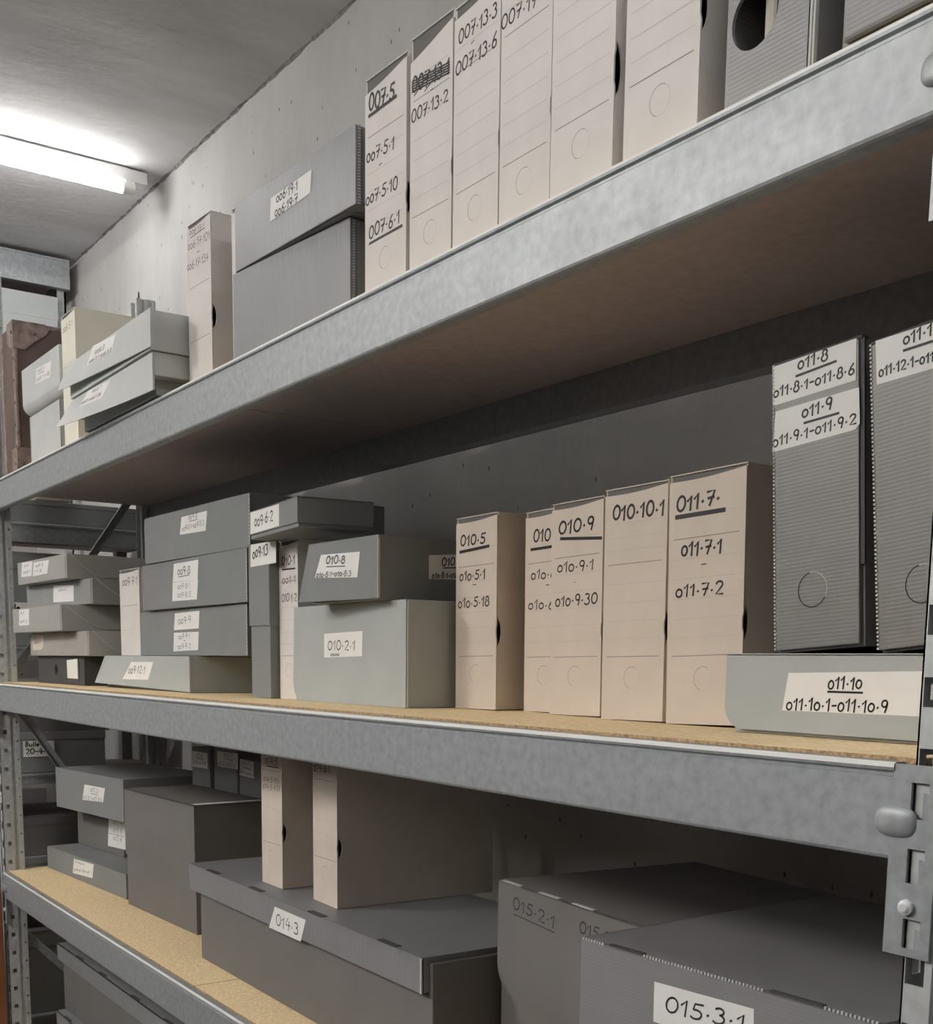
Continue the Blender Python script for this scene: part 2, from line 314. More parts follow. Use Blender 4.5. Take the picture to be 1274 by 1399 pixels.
# labels, handwriting and underlines on each box face, in metres from its lower left corner
MARKS = {
  'W': [('text', '007.5', (0.0109, 0.2724), (0.0789, 0.2684), 0.0217, 1.2, 'f'), ('line', (0.011, 0.2664), (0.0835, 0.2683), 2.6, 'f'), ('text', 'oo7.5.1', (0.0049, 0.2037), (0.0794, 0.201), 0.017, 1.0, 'f'), ('text', '-', (0.0373, 0.1855), (0.0472, 0.1865), 0.01, 1.0, 'f'), ('text', 'oo7.5.10', (0.0029, 0.145), (0.0883, 0.1442), 0.0171, 1.0, 'f'), ('text', '007.6.1', (0.0112, 0.0954), (0.0944, 0.096), 0.0182, 1.0, 'f'), ('line', (0.0133, 0.0887), (0.1001, 0.0905), 2.0, 'f')],
  'X': [('text', '007.13.1', (0.0045, 0.2529), (0.094, 0.2453), 0.0204, 1.0, 'f'), ('line', (0.0045, 0.2548), (0.0939, 0.2471), 1.2, 'f'), ('line', (0.0045, 0.2581), (0.0939, 0.2503), 1.2, 'f'), ('line', (0.0044, 0.2614), (0.0938, 0.2535), 1.2, 'f'), ('line', (0.0044, 0.2647), (0.0938, 0.2566), 1.2, 'f'), ('line', (0.0044, 0.268), (0.0937, 0.2598), 1.2, 'f'), ('line', (0.0101, 0.2481), (0.0491, 0.2665), 1.0, 'f'), ('line', (0.0353, 0.2447), (0.0785, 0.261), 1.0, 'f'), ('text', '-', (0.0495, 0.2377), (0.0583, 0.2374), 0.0075, 1.0, 'f'), ('text', '007.13.2', (0.0031, 0.2147), (0.0912, 0.2134), 0.0158, 1.0, 'f')],
  'Y': [('text', '007.13.3', (0.0101, 0.2711), (0.0953, 0.2712), 0.0165, 1.0, 'f'), ('text', '-', (0.038, 0.2575), (0.0462, 0.2595), 0.007, 1.0, 'f'), ('text', '007.13.6', (0.0038, 0.2345), (0.0956, 0.2365), 0.0167, 1.0, 'f')],
  'Z': [('text', '007.17.1', (-0.0004, 0.2509), (0.089, 0.2499), 0.0157, 1.0, 'f')],
  'V1': [('label', [(0.1356, 0.0858), (0.2716, 0.0893), (0.2666, 0.0559), (0.1314, 0.0495)], 'f'), ('text', 'oo6.19.1', (0.1559, 0.0731), (0.2276, 0.0725), 0.0145, 1.0, 'f'), ('text', 'oo6.19.7', (0.1503, 0.0517), (0.2273, 0.0537), 0.0146, 1.0, 'f')],
  'T': [('text', 'oo6.17.1', (0.0124, 0.2958), (0.0799, 0.2909), 0.0106, 0.7, 'f'), ('line', (0.0173, 0.2904), (0.08, 0.2916), 0.8, 'f'), ('text', 'oo6.17.101', (0.0041, 0.27), (0.1035, 0.2661), 0.0146, 0.7, 'f'), ('text', '-', (0.0447, 0.2535), (0.0582, 0.2527), 0.0066, 0.8, 'f'), ('text', 'oo6.17.134', (-0.0012, 0.233), (0.0954, 0.2292), 0.0147, 0.7, 'f')],
  'S1': [('label', [(0.2008, 0.0779), (0.358, 0.0688), (0.3454, 0.0386), (0.1723, 0.0391)], 'f'), ('text', 'oo6.2', (0.2253, 0.0575), (0.2924, 0.0559), 0.0074, 0.6, 'f'), ('line', (0.2251, 0.0552), (0.2871, 0.0533), 0.6, 'f'), ('text', 'oo6.2.1-oo6.2.8', (0.1917, 0.0425), (0.3405, 0.0386), 0.0074, 0.6, 'f')],
  'S2': [('label', [(0.1565, 0.0717), (0.3202, 0.0668), (0.2791, 0.0337), (0.1279, 0.0374)], 'f'), ('text', 'oo6.1', (0.1985, 0.0602), (0.2611, 0.0585), 0.0077, 0.6, 'f'), ('text', 'oo6.1.1-oo6.1.36', (0.1424, 0.0427), (0.2697, 0.0415), 0.0078, 0.6, 'f')],
  'Q1': [('label', [(0.1483, 0.1009), (0.287, 0.0942), (0.2747, 0.0552), (0.1371, 0.0622)], 'f'), ('text', 'oo5.1', (0.1622, 0.0881), (0.2248, 0.0848), 0.0092, 0.6, 'f'), ('line', (0.1616, 0.0835), (0.2242, 0.0803), 0.6, 'f'), ('text', 'oo5.1.1-18', (0.1487, 0.0677), (0.2663, 0.0631), 0.0092, 0.6, 'f')],
  'R': [('text', 'oo6.5.1', (0.0139, 0.2958), (0.0968, 0.2955), 0.0155, 0.7, 'f')],
  'A1': [('label', [(0.0457, 0.0651), (0.1494, 0.0632), (0.1336, 0.0213), (0.0328, 0.0232)], 'f'), ('label', [(0.1594, 0.0594), (0.301, 0.0581), (0.2803, 0.0211), (0.144, 0.0197)], 'f'), ('text', 'Art', (0.0657, 0.0509), (0.1089, 0.0506), 0.0086, 0.5, 'f'), ('text', 'oo6.1', (0.0559, 0.0318), (0.1279, 0.0323), 0.0086, 0.5, 'f'), ('text', 'oo9.5', (0.1784, 0.0445), (0.2465, 0.0448), 0.0084, 0.5, 'f'), ('text', '1-16', (0.1625, 0.0284), (0.2313, 0.03), 0.0084, 0.5, 'f')],
  'A2': [('label', [(0.2406, 0.0613), (0.406, 0.0572), (0.4017, 0.0114), (0.2355, 0.0137)], 'f'), ('text', 'oo9.4.1', (0.2833, 0.0437), (0.3496, 0.0431), 0.0062, 0.4, 'f')],
  'A3': [('label', [(0.0741, 0.0696), (0.1803, 0.0687), (0.1738, 0.0213), (0.067, 0.0211)], 'f'), ('text', 'Art', (0.0879, 0.0538), (0.1277, 0.0539), 0.0109, 0.6, 'f'), ('text', 'oo9.3', (0.0804, 0.0297), (0.1555, 0.0293), 0.0087, 0.5, 'f')],
  'A4': [('label', [(0.0095, 0.0655), (0.1485, 0.0615), (0.1437, 0.0263), (0.1185, 0.0175), (0.028, 0.0177)], 'f'), ('text', 'Art', (0.0325, 0.0494), (0.0822, 0.0489), 0.009, 0.7, 'f'), ('text', 'oo9.1', (0.0474, 0.0368), (0.1291, 0.0363), 0.009, 0.7, 'f')],
  'A5': [('label', [(0.3068, 0.0705), (0.4105, 0.0752), (0.418, 0.018), (0.3079, 0.0182)], 'f')],
  'B': [('text', 'oo9.7.1', (0.0237, 0.1859), (0.1345, 0.1833), 0.0209, 0.8, 'f')],
  'C1': [('label', [(0.2311, 0.0933), (0.3758, 0.0941), (0.366, 0.0516), (0.2194, 0.0542)], 'f'), ('text', 'oo9.8', (0.2733, 0.0838), (0.3231, 0.0842), 0.0113, 0.7, 'f'), ('line', (0.2752, 0.0795), (0.3229, 0.0801), 0.7, 'f'), ('text', 'oo9.8.1-oo9.8.3', (0.2337, 0.0608), (0.3586, 0.065), 0.0114, 0.7, 'f')],
  'C2': [('label', [(0.2171, 0.1033), (0.3682, 0.1036), (0.3616, 0.0593), (0.2065, 0.0611)], 'f'), ('label', [(0.2064, 0.0603), (0.3642, 0.0592), (0.355, 0.0153), (0.2013, 0.0167)], 'f'), ('text', 'oo9.8', (0.2405, 0.0756), (0.3183, 0.0764), 0.0167, 0.9, 'f'), ('line', (0.2426, 0.0712), (0.3136, 0.0725), 0.8, 'f'), ('text', 'oo9.8.1', (0.2386, 0.0434), (0.3165, 0.0433), 0.0117, 0.7, 'f'), ('text', 'oo9.8.5', (0.2374, 0.0239), (0.3199, 0.0232), 0.0117, 0.7, 'f')],
  'C3': [('label', [(0.2492, 0.1011), (0.4069, 0.1026), (0.4003, 0.0627), (0.2403, 0.0611)], 'f'), ('label', [(0.2399, 0.055), (0.4004, 0.0552), (0.3937, 0.0133), (0.2336, 0.0101)], 'f'), ('text', 'oo9.9', (0.2721, 0.0745), (0.3531, 0.0779), 0.0154, 0.7, 'f'), ('text', 'oo9.9.1', (0.2699, 0.0389), (0.3464, 0.0415), 0.0121, 0.7, 'f'), ('text', '-', (0.3034, 0.0325), (0.3177, 0.0324), 0.0069, 0.6, 'f'), ('text', 'oo9.9.2', (0.2636, 0.0153), (0.3498, 0.0176), 0.0121, 0.7, 'f')],
  'C4': [('label', [(0.2345, 0.069), (0.3987, 0.07), (0.3701, 0.0253), (0.191, 0.0237)], 'f'), ('text', 'oo9.12.1', (0.2262, 0.0402), (0.3457, 0.0419), 0.0186, 0.8, 'f')],
  'D1': [('label', [(0.0069, 0.0514), (0.1729, 0.0497), (0.1718, 0.0103), (0.0052, 0.01)], 'f'), ('text', 'oo9.6.2', (0.0328, 0.022), (0.1398, 0.0235), 0.019, 1.0, 'f')],
  'D2': [('label', [(0.0085, 0.3113), (0.1224, 0.3113), (0.1215, 0.2684), (0.0068, 0.2665)], 'f'), ('text', 'oo9.13', (0.0179, 0.2835), (0.0876, 0.2862), 0.0202, 1.0, 'f')],
  'E': [('text', '010.1', (0.0129, 0.2652), (0.071, 0.2648), 0.017, 1.0, 'f'), ('line', (0.0144, 0.2568), (0.0709, 0.2564), 1.6, 'f'), ('text', 'oo1.1', (0.0138, 0.2288), (0.0736, 0.2288), 0.0156, 0.8, 'f'), ('text', '.', (0.0414, 0.2189), (0.0478, 0.2186), 0.0085, 1.0, 'f'), ('text', '010.1.2', (0.0114, 0.1942), (0.0774, 0.1926), 0.0157, 0.8, 'f')],
  'F': [('label', [(0.0703, 0.0845), (0.1996, 0.0818), (0.1927, 0.0387), (0.0585, 0.0441)], 'f'), ('text', '010.8', (0.0908, 0.0669), (0.1525, 0.0645), 0.0139, 1.0, 'f'), ('line', (0.0941, 0.0622), (0.1537, 0.06), 0.9, 'f'), ('text', 'o1o.8.1-o1o.8.3', (0.0638, 0.0451), (0.1745, 0.0423), 0.0095, 1.0, 'f'), ('label', [(0.1038, 0.0789), (0.1899, 0.0863), (0.1906, 0.0418), (0.1042, 0.0386)], 'r'), ('text', '010.8', (0.1312, 0.0625), (0.174, 0.0657), 0.0138, 1, 'r'), ('line', (0.1344, 0.059), (0.1757, 0.062), 0.9, 'r'), ('text', 'o1o.8.1-o1o.8.3', (0.1104, 0.0402), (0.1857, 0.0441), 0.0101, 1, 'r')],
  'G': [('label', [(0.1233, 0.1274), (0.2693, 0.1305), (0.2675, 0.0861), (0.1229, 0.0833)], 'f'), ('text', '010.2.1', (0.1377, 0.0975), (0.2433, 0.0966), 0.0172, 0.8, 'f'), ('text', 'ooooo', (0.1492, 0.0867), (0.1835, 0.0867), 0.0054, 0.6, 'f')],
  'H': [('text', '010.5', (0.0125, 0.2691), (0.0806, 0.2703), 0.0165, 1.2, 'f'), ('line', (0.0116, 0.26), (0.0898, 0.2637), 2.6, 'f'), ('text', 'o1o.5.1', (0.0109, 0.2125), (0.0817, 0.2129), 0.0155, 1.0, 'f'), ('text', '-', (0.0459, 0.202), (0.058, 0.2013), 0.0071, 1.2, 'f'), ('text', 'o1o.5.18', (0.0071, 0.1684), (0.092, 0.1678), 0.0155, 1.0, 'f')],
  'I': [('text', '010.6', (0.0207, 0.2661), (0.087, 0.2662), 0.019, 1.1, 'f'), ('line', (0.0151, 0.2558), (0.0872, 0.2562), 2.4, 'f'), ('text', 'o1o.6.1', (0.0157, 0.2101), (0.0972, 0.207), 0.0146, 1.0, 'f'), ('text', '-', (0.0525, 0.1953), (0.0635, 0.1946), 0.0067, 1.2, 'f'), ('text', 'o1o.6.9', (0.0096, 0.1621), (0.0983, 0.1604), 0.0147, 1.0, 'f')],
  'J': [('text', '010.9', (0.0162, 0.2688), (0.0949, 0.2696), 0.0189, 1.2, 'f'), ('line', (0.0214, 0.2618), (0.111, 0.2547), 2.4, 'f'), ('text', 'o1o.9.1', (0.0147, 0.2129), (0.0965, 0.2115), 0.0149, 1.0, 'f'), ('text', '.', (0.0516, 0.1934), (0.0582, 0.193), 0.0075, 1.0, 'f'), ('text', 'o1o.9.30', (0.0112, 0.1632), (0.1057, 0.1621), 0.016, 1.0, 'f')],
  'K': [('text', '010.10.1', (0.0157, 0.2734), (0.1125, 0.2716), 0.0193, 1.2, 'f')],
  'L': [('text', '011.7.', (0.0127, 0.2729), (0.0847, 0.2741), 0.0181, 1.3, 'f'), ('line', (0.0128, 0.2655), (0.0912, 0.2658), 3, 'f'), ('text', 'o11.7.1', (0.0225, 0.2155), (0.0892, 0.214), 0.0181, 1.1, 'f'), ('text', '-', (0.0552, 0.1998), (0.0648, 0.2), 0.0055, 1.3, 'f'), ('text', 'o11.7.2', (0.014, 0.1644), (0.0928, 0.1636), 0.0156, 1.1, 'f')],
  'M': [('label', [(0.0929, 0.0697), (0.2606, 0.0737), (0.264, 0.0287), (0.0863, 0.0277)], 'f'), ('text', 'o11.1o', (0.1477, 0.0539), (0.1905, 0.0545), 0.0131, 1.0, 'f'), ('line', (0.1479, 0.0503), (0.1913, 0.0504), 1.2, 'f'), ('text', 'o11.1o.1-o11.1o.9', (0.0926, 0.0293), (0.2232, 0.031), 0.0133, 1.0, 'f')],
  'N': [('label', [(-0.0009, 0.3201), (0.1091, 0.3207), (0.1081, 0.278), (-0.0007, 0.2772)], 'f'), ('label', [(0.0028, 0.2704), (0.112, 0.2699), (0.1129, 0.2329), (0.1071, 0.2274), (-0.0023, 0.2266)], 'f'), ('text', 'o11.8', (0.0342, 0.3082), (0.0733, 0.3079), 0.0123, 1.2, 'f'), ('line', (0.0318, 0.3018), (0.0835, 0.304), 1.4, 'f'), ('text', 'o11.8.1-o11.8.6', (0.0004, 0.2858), (0.1068, 0.2854), 0.0108, 1.2, 'f'), ('text', 'o11.9', (0.0394, 0.2551), (0.0787, 0.256), 0.0124, 1.2, 'f'), ('line', (0.0423, 0.2489), (0.0866, 0.2492), 1.4, 'f'), ('text', 'o11.9.1-o11.9.2', (-0.0011, 0.2321), (0.1089, 0.2338), 0.0109, 1.2, 'f')],
  'O': [('label', [(0.0059, 0.3144), (0.0903, 0.3109), (0.0892, 0.2674), (0.0062, 0.2706)], 'f'), ('text', 'o11.12', (0.038, 0.3007), (0.0792, 0.2995), 0.0111, 1.2, 'f'), ('line', (0.0383, 0.2949), (0.0822, 0.2937), 1.4, 'f'), ('text', 'o11.12.1-o11.12.9', (0.0092, 0.2778), (0.097, 0.2746), 0.0098, 1.2, 'f')],
  'LA': [('label', [(0.2211, 0.0895), (0.3652, 0.0902), (0.3495, 0.0469), (0.2017, 0.0402)], 'f'), ('text', 'o12.3', (0.2648, 0.0723), (0.3166, 0.0715), 0.0135, 0.7, 'f'), ('line', (0.2642, 0.0656), (0.3161, 0.0648), 0.7, 'f'), ('text', 'o12.3.1-o12.3.6', (0.2094, 0.0435), (0.3404, 0.0482), 0.0113, 0.7, 'f')],
  'LB': [('label', [(0.2498, 0.1183), (0.4151, 0.1181), (0.4094, 0.0273), (0.2363, 0.0222)], 'f'), ('text', 'o12.4', (0.2825, 0.0964), (0.3465, 0.0991), 0.0138, 0.7, 'f'), ('text', 'o12.5', (0.2807, 0.0708), (0.3449, 0.0738), 0.0139, 0.7, 'f'), ('line', (0.242, 0.0638), (0.3601, 0.0665), 0.6, 'f'), ('text', 'o12.6', (0.279, 0.0462), (0.3432, 0.0484), 0.014, 0.7, 'f')],
  'LC': [('label', [(0.234, 0.0628), (0.3968, 0.0676), (0.3837, 0.0235), (0.2208, 0.0154)], 'f'), ('text', 'Croquis', (0.2424, 0.0524), (0.3249, 0.055), 0.0093, 0.6, 'f'), ('text', 'grand format 1', (0.2336, 0.0257), (0.3824, 0.0352), 0.0104, 0.6, 'f')],
  'LE': [('label', [(0.0026, 0.4187), (0.1195, 0.4194), (0.1173, 0.3744), (0.0001, 0.3724)], 'f'), ('text', 'o13.4', (0.0338, 0.4028), (0.0836, 0.4033), 0.0117, 0.7, 'f'), ('line', (0.0392, 0.3989), (0.0888, 0.3995), 0.7, 'f'), ('text', 'o13.4.1-9', (0.013, 0.381), (0.107, 0.383), 0.0106, 0.7, 'f')],
  'LF': [('label', [(0.0234, 0.4295), (0.166, 0.4323), (0.1644, 0.3886), (0.0242, 0.3864)], 'f'), ('text', 'o13.2', (0.0716, 0.4176), (0.1314, 0.4169), 0.0121, 0.7, 'f'), ('line', (0.0764, 0.4118), (0.1311, 0.4109), 0.7, 'f'), ('text', 'o13.2.1-o13.2.4', (0.0269, 0.3907), (0.1452, 0.393), 0.0101, 0.7, 'f')],
  'LG': [('label', [(0.0056, 0.4175), (0.0918, 0.4162), (0.0909, 0.3724), (0.0012, 0.3735)], 'f'), ('text', 'o14.1', (0.0241, 0.4041), (0.0662, 0.4035), 0.0118, 0.7, 'f'), ('line', (0.0262, 0.3964), (0.0751, 0.3945), 0.8, 'f'), ('text', 'o14.1.1-o14.1.6', (0.0042, 0.3787), (0.0883, 0.3761), 0.0098, 0.7, 'f')],
  'LH': [('text', 'o14.5', (0.0217, 0.2528), (0.0796, 0.2535), 0.0143, 0.9, 'f'), ('line', (0.0269, 0.2471), (0.0829, 0.2478), 1.2, 'f'), ('text', 'o14.5.1(1)', (0.0117, 0.2161), (0.0873, 0.2139), 0.0106, 0.7, 'f'), ('text', 'o14.5.1(2)', (0.0076, 0.1989), (0.0904, 0.2008), 0.0107, 0.7, 'f')],
  'LI': [('text', 'o14.6.1', (0.0066, 0.2535), (0.0785, 0.2547), 0.0168, 0.9, 'f')],
  'LJ': [('label', [(0.4628, 0.2007), (0.5999, 0.2), (0.5772, 0.1537), (0.4344, 0.1531)], 'f'), ('text', '014.3', (0.4687, 0.1658), (0.5688, 0.1648), 0.0233, 0.7, 'f')],
  'LK': [('text', '015.2.1', (0.0459, 0.2995), (0.1674, 0.2918), 0.0193, 0.9, 'f'), ('line', (0.0484, 0.29), (0.1669, 0.285), 0.9, 'f'), ('text', '015.2.2', (0.2319, 0.2988), (0.3377, 0.2957), 0.0177, 0.9, 'f')],
  'LL': [('label', [(0.1204, 0.3265), (0.2621, 0.3301), (0.2649, 0.2821), (0.1212, 0.28)], 'f'), ('text', '015.3.1', (0.1388, 0.2969), (0.2521, 0.3039), 0.0178, 0.9, 'f')],
}

# ------------------------------------------------------------------ the room
YW, ZC, ZF = 0.70, 1.746, -1.36
ZCAB = .42  # top of the added cabinet row, set to block low lamp light
XL, XR, YF = -5.4, 3.4, -7.4
def room_box(name, a, m): struct(link(name, bx(nb(), *a), m))
room_box('wall_back', (XL - .1, XR + .1, YW, YW + .12, ZF, ZC), 'wall')
room_box('wall_left', (XL - .12, XL, YF, YW, ZF, ZC), 'wall')
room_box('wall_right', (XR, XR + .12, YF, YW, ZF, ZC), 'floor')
room_box('wall_front', (XL - .1, XR + .1, YF - .12, YF, ZF, ZC), 'wall')
room_box('ceiling', (XL - .1, XR + .1, YF - .1, YW + .1, ZC, ZC + .12), 'ceil')
room_box('floor', (XL - .1, XR + .1, YF - .1, YW + .1, ZF - .1, ZF), 'floor')

# rough dark strip where the ceiling meets the back wall
b = nb(); pr = None; xx = XL
while xx < XR:
    a, c = random.uniform(.003, .011), random.uniform(.002, .009)
    q3 = [b.verts.new((xx, YW - a, ZC)), b.verts.new((xx, YW - a * .35, ZC - c * .4)), b.verts.new((xx, YW, ZC - c))]
    if pr:
        for i in (0, 1): b.faces.new((pr[i], pr[i + 1], q3[i + 1], q3[i]))
    pr = q3; xx += random.uniform(.012, .05)
struct(link('trim_1', b, 'joint'))

# ------------------------------------------------------------------ ceiling lamps (batten with one bare tube, running away from the back wall)
def lamp(x, y1, label, glow='tube'):
    r = tag(empty('batten_lamp', (x, y1, ZC)), label, 'lamp', 'fluorescent batten lamps on the ceiling')
    link('housing', bx(nb(), -.05, 0, -1.50, 0, -.047, -.007, bev=.003), 'enamel', r)
    b = nb(); bx(b, -.035, -.015, -1.42, -.06, -.008, 0); link('mounting_bar', b, 'enamel', r)
    b = nb(); cyl(b, (-.012, -1.40, -.068), (-.012, -.085, -.068), .0185, 20); link('tube', b, glow, r, True)
    for y0, y2 in ((-.085, -.045), (-1.44, -1.40)):
        b = nb(); bx(b, -.028, .004, y0 + .008, y2, -.082, -.047, bev=.003); cyl(b, (-.012, y0, -.068), (-.012, y2, -.068), .02, 18); link('lamp_holder', b, 'socket', r)
lamp(-3.546, .63, 'lit fluorescent tube lamp on the ceiling at the upper left')
lamp(.35, .60, 'fluorescent tube lamp on the ceiling over the right end, out of the picture')
lamp(-3.0, -2.0, 'fluorescent tube lamp further along the ceiling, out of the picture', 'tube_warm')
lamp(-1.2, -2.2, 'fluorescent tube lamp over the aisle, out of the picture above', 'tube_warm')
for xx in (-3.6, -1.8, 0.0): lamp(xx, -4.2, 'added fluorescent tube lamp far back in the room, out of the picture', 'tube_back')  # unseen extra lamps, added to brighten the wall under the upper shelf

# ------------------------------------------------------------------ the shelving in front
H = .0855; ZT, ZM, ZL_, ZB_ = .6058, 0.0, -.6052, -1.21
X0 = -3.27; D = .55
def upright_mb(b, x, sgn, y, ysg, z0, z1, zref):
    """open C upright. sgn: +1 the front strip runs to +x from the inner side face; y = front plane, ysg = +1 depth to +y"""
    Y = lambda t: y + ysg * t
    P = .06; k0 = math.ceil((z0 - zref) / P) ; k1 = math.floor((z1 - zref) / P)
    def q(x0, x1, y0, y1, a, c): bx(b, min(x0, x1), max(x0, x1), min(y0, y1), max(y0, y1), a, c)
    T = .0018
    # front strip with rectangular holes
    xa, xb = x, x + sgn * .0265
    q(xa, x + sgn * .0028, Y(0), Y(T), z0, z1); q(x + sgn * .0212, xb, Y(0), Y(T), z0, z1)
    zs = [zref + P * k for k in range(k0, k1 + 1)]; prev = z0
    for z in zs: q(x + sgn * .0028, x + sgn * .0212, Y(0), Y(T), prev, max(prev, z - .0125)); prev = z + .0125
    q(x + sgn * .0028, x + sgn * .0212, Y(0), Y(T), prev, z1)
    q(xb, xb + sgn * T, Y(0), Y(.012), z0, z1); q(xb, x + sgn * .040, Y(.0102), Y(.012), z0, z1); q(x + sgn * .040, x + sgn * .0418, Y(0), Y(.012), z0, z1)
    q(x + sgn * .040, x + sgn * .066, Y(0), Y(T), z0, z1); q(x + sgn * .0642, x + sgn * .066, Y(0), Y(.06), z0, z1)
    q(xb - sgn * T, xb, Y(.012), Y(.06), z0, z1); q(x + sgn * .0093, xb, Y(.0585), Y(.06), z0, z1)
    # inner side face with a row of small square holes
    q(x, x + sgn * T, Y(0), Y(.0115), z0, z1); q(x, x + sgn * T, Y(.0235), Y(.0345), z0, z1); prev = z0
    for z in zs: q(x, x + sgn * T, Y(.0115), Y(.0235), prev, max(prev, z - .0065)); prev = z + .0065
    q(x, x + sgn * T, Y(.0115), Y(.0235), prev, z1)
    # recess and rear lip with pin holes
    q(x + sgn * T, x + sgn * .009, Y(.0327), Y(.0345), z0, z1); q(x + sgn * .0075, x + sgn * .0093, Y(.0345), Y(.0475), z0, z1); q(x + sgn * T, x + sgn * .0093, Y(.0475), Y(.049), z0, z1)
    q(x, x + sgn * T, Y(.0475), Y(.0525), z0, z1); q(x, x + sgn * T, Y(.0575), Y(.062), z0, z1); prev = z0
    for z in zs: q(x, x + sgn * T, Y(.0525), Y(.0575), prev, max(prev, z + .03 - .003)); prev = z + .03 + .003
    q(x, x + sgn * T, Y(.0525), Y(.0575), prev, z1)
def beam_prof(z, y0, s):
    h = H; fl = .02 if s > 0 else .04; P = [(0, -h + .004), (.0, -.013), (.0016, -.0115), (.0016, -.0088), (-.0022, -.0072), (-.0028, -.0045), (-.0022, -.0012), (0, 0), (.0125, 0), (.0125, -.0185), (fl, -.0185), (fl, -h), (.004, -h), (.0012, -h + .0014)]
    return [(y0 + s * y, z + k) for y, k in P]
rack = tag(empty('shelving_rack', (X0, 0, ZF)), 'galvanised steel shelving rack with chipboard shelves full of archive boxes', 'shelving')
def rk(name, b, m='steel', parent=None, smooth=False):
    o = link(name, b, m, parent or rack, smooth)
    if not parent: o.matrix_parent_inverse = Matrix.Translation((-X0, 0, -ZF))
    return o
for (x, sg, y, ys, zr) in ((X0, -1, .0035, 1, -.154), (X0, -1, D - .0035, -1, -.154), (.003, 1, .0035, 1, .0605), (.003, 1, D - .0035, -1, .0605)):
    b = nb(); upright_mb(b, x, sg, y, ys, ZF, 1.24, zr); rk('upright_post', b, 'steel_post')
for z in (ZT, ZM, ZL_, ZB_):
    for y0, s in ((0, 1), (D, -1)):
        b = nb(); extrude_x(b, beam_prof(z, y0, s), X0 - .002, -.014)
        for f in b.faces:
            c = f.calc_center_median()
            if s > 0 and c.y < .0005 and -.0048 < c.z - z < .0002 and abs(f.normal.x) < .5: f.material_index = 1  # highlight along the lip painted as a brighter colour
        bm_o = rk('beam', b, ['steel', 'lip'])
        for ex, sg in ((.0, 1), (X0, -1)):
            # end plate with three hook windows
            b = nb(); xs = lambda t: ex + sg * t; ya, yb_ = y0 - s * .0012, y0 + s * .0012
            def q(u0, u1, a, c): bx(b, min(xs(u0), xs(u1)), max(xs(u0), xs(u1)), min(ya, yb_), max(ya, yb_), z + a, z + c)
            wins = [(-.047, -.016), (-.103, -.073), (-.160, -.134)]
            q(-.015, .0035, -.167, -.012); q(.0205, .030, -.167, -.001); prev = -.001
            q(-.0145, .0035, -.012, -.001)
            for a, c in wins: q(.0035, .0205, c, prev); prev = a
            q(.0035, .0205, -.167, prev)
            pl = rk('end_plate', b, 'steel', bm_o)
            for a, c in wins:
              b = nb(); slab(b, [(xs(.0205), y0 - s * .0004, z + a), (xs(.0068), y0 + s * .0060, z + a), (xs(.0068), y0 + s * .0060, z + c - .009), (xs(.0205), y0 - s * .0004, z + c - .0085)], (0, s * .001, 0))
              rk('hook', b, 'steel', bm_o)
            b = nb(); r = bmesh.ops.create_uvsphere(b, u_segments=24, v_segments=14, radius=1.0)
            for v in b.verts:
                c = v.co; f = lambda t: math.copysign(abs(t) ** .72, t)
                v.co = Vector((xs(-.010) + f(c.x) * .0205, y0 - s * .001 + c.y * .0055, z - .051 + f(c.z) * .0135))
            rk('pressed_dimple', b, 'steel', bm_o, True)
            if s > 0:
                b = nb(); cyl(b, (xs(.0065), y0 - .0015, z - .1235), (xs(.0065), y0 - .005, z - .1235), .0068, 20); cyl(b, (xs(.0065), y0 - .005, z - .1235), (xs(.0065), y0 - .0075, z - .1235), .0062, 20, r2=.0035)
                rk('locking_bolt', b, 'zinc', bm_o)
    for x0, x1 in ((X0 - .03, -1.6825), (-1.6795, -.001)):
        b = nb(); bx(b, x0, x1, .0135, D - .0135, z - .0183, z + .0035)
        for f in b.faces:
            n = f.normal if f.normal.length else f.calc_center_median()
        b.normal_update()
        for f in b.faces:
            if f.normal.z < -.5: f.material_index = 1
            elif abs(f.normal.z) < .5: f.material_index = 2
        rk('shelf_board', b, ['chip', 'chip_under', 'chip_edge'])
def brace(p, q, w=.026, x=X0 - .030, parent=None, name='brace'):
    p = Vector((0, *p)); q = Vector((0, *q)); d = (q - p).normalized(); n = Vector((0, -d.z, d.y)); b = nb()
    X = Vector((x, 0, 0))
    slab(b, [X + p + n * w / 2, X + q + n * w / 2, X + q - n * w / 2, X + p - n * w / 2], (-.0015, 0, 0))
    slab(b, [X + p + n * w / 2, X + q + n * w / 2, X + q + n * (w / 2 - .0015), X + p + n * (w / 2 - .0015)], (.012, 0, 0))
    return b
rk('brace', brace((.045, .005), (.512, .69)))
rk('brace', brace((.512, -.76), (.045, -.035)))
rk('brace', brace((.045, -.80), (.512, -1.3)))

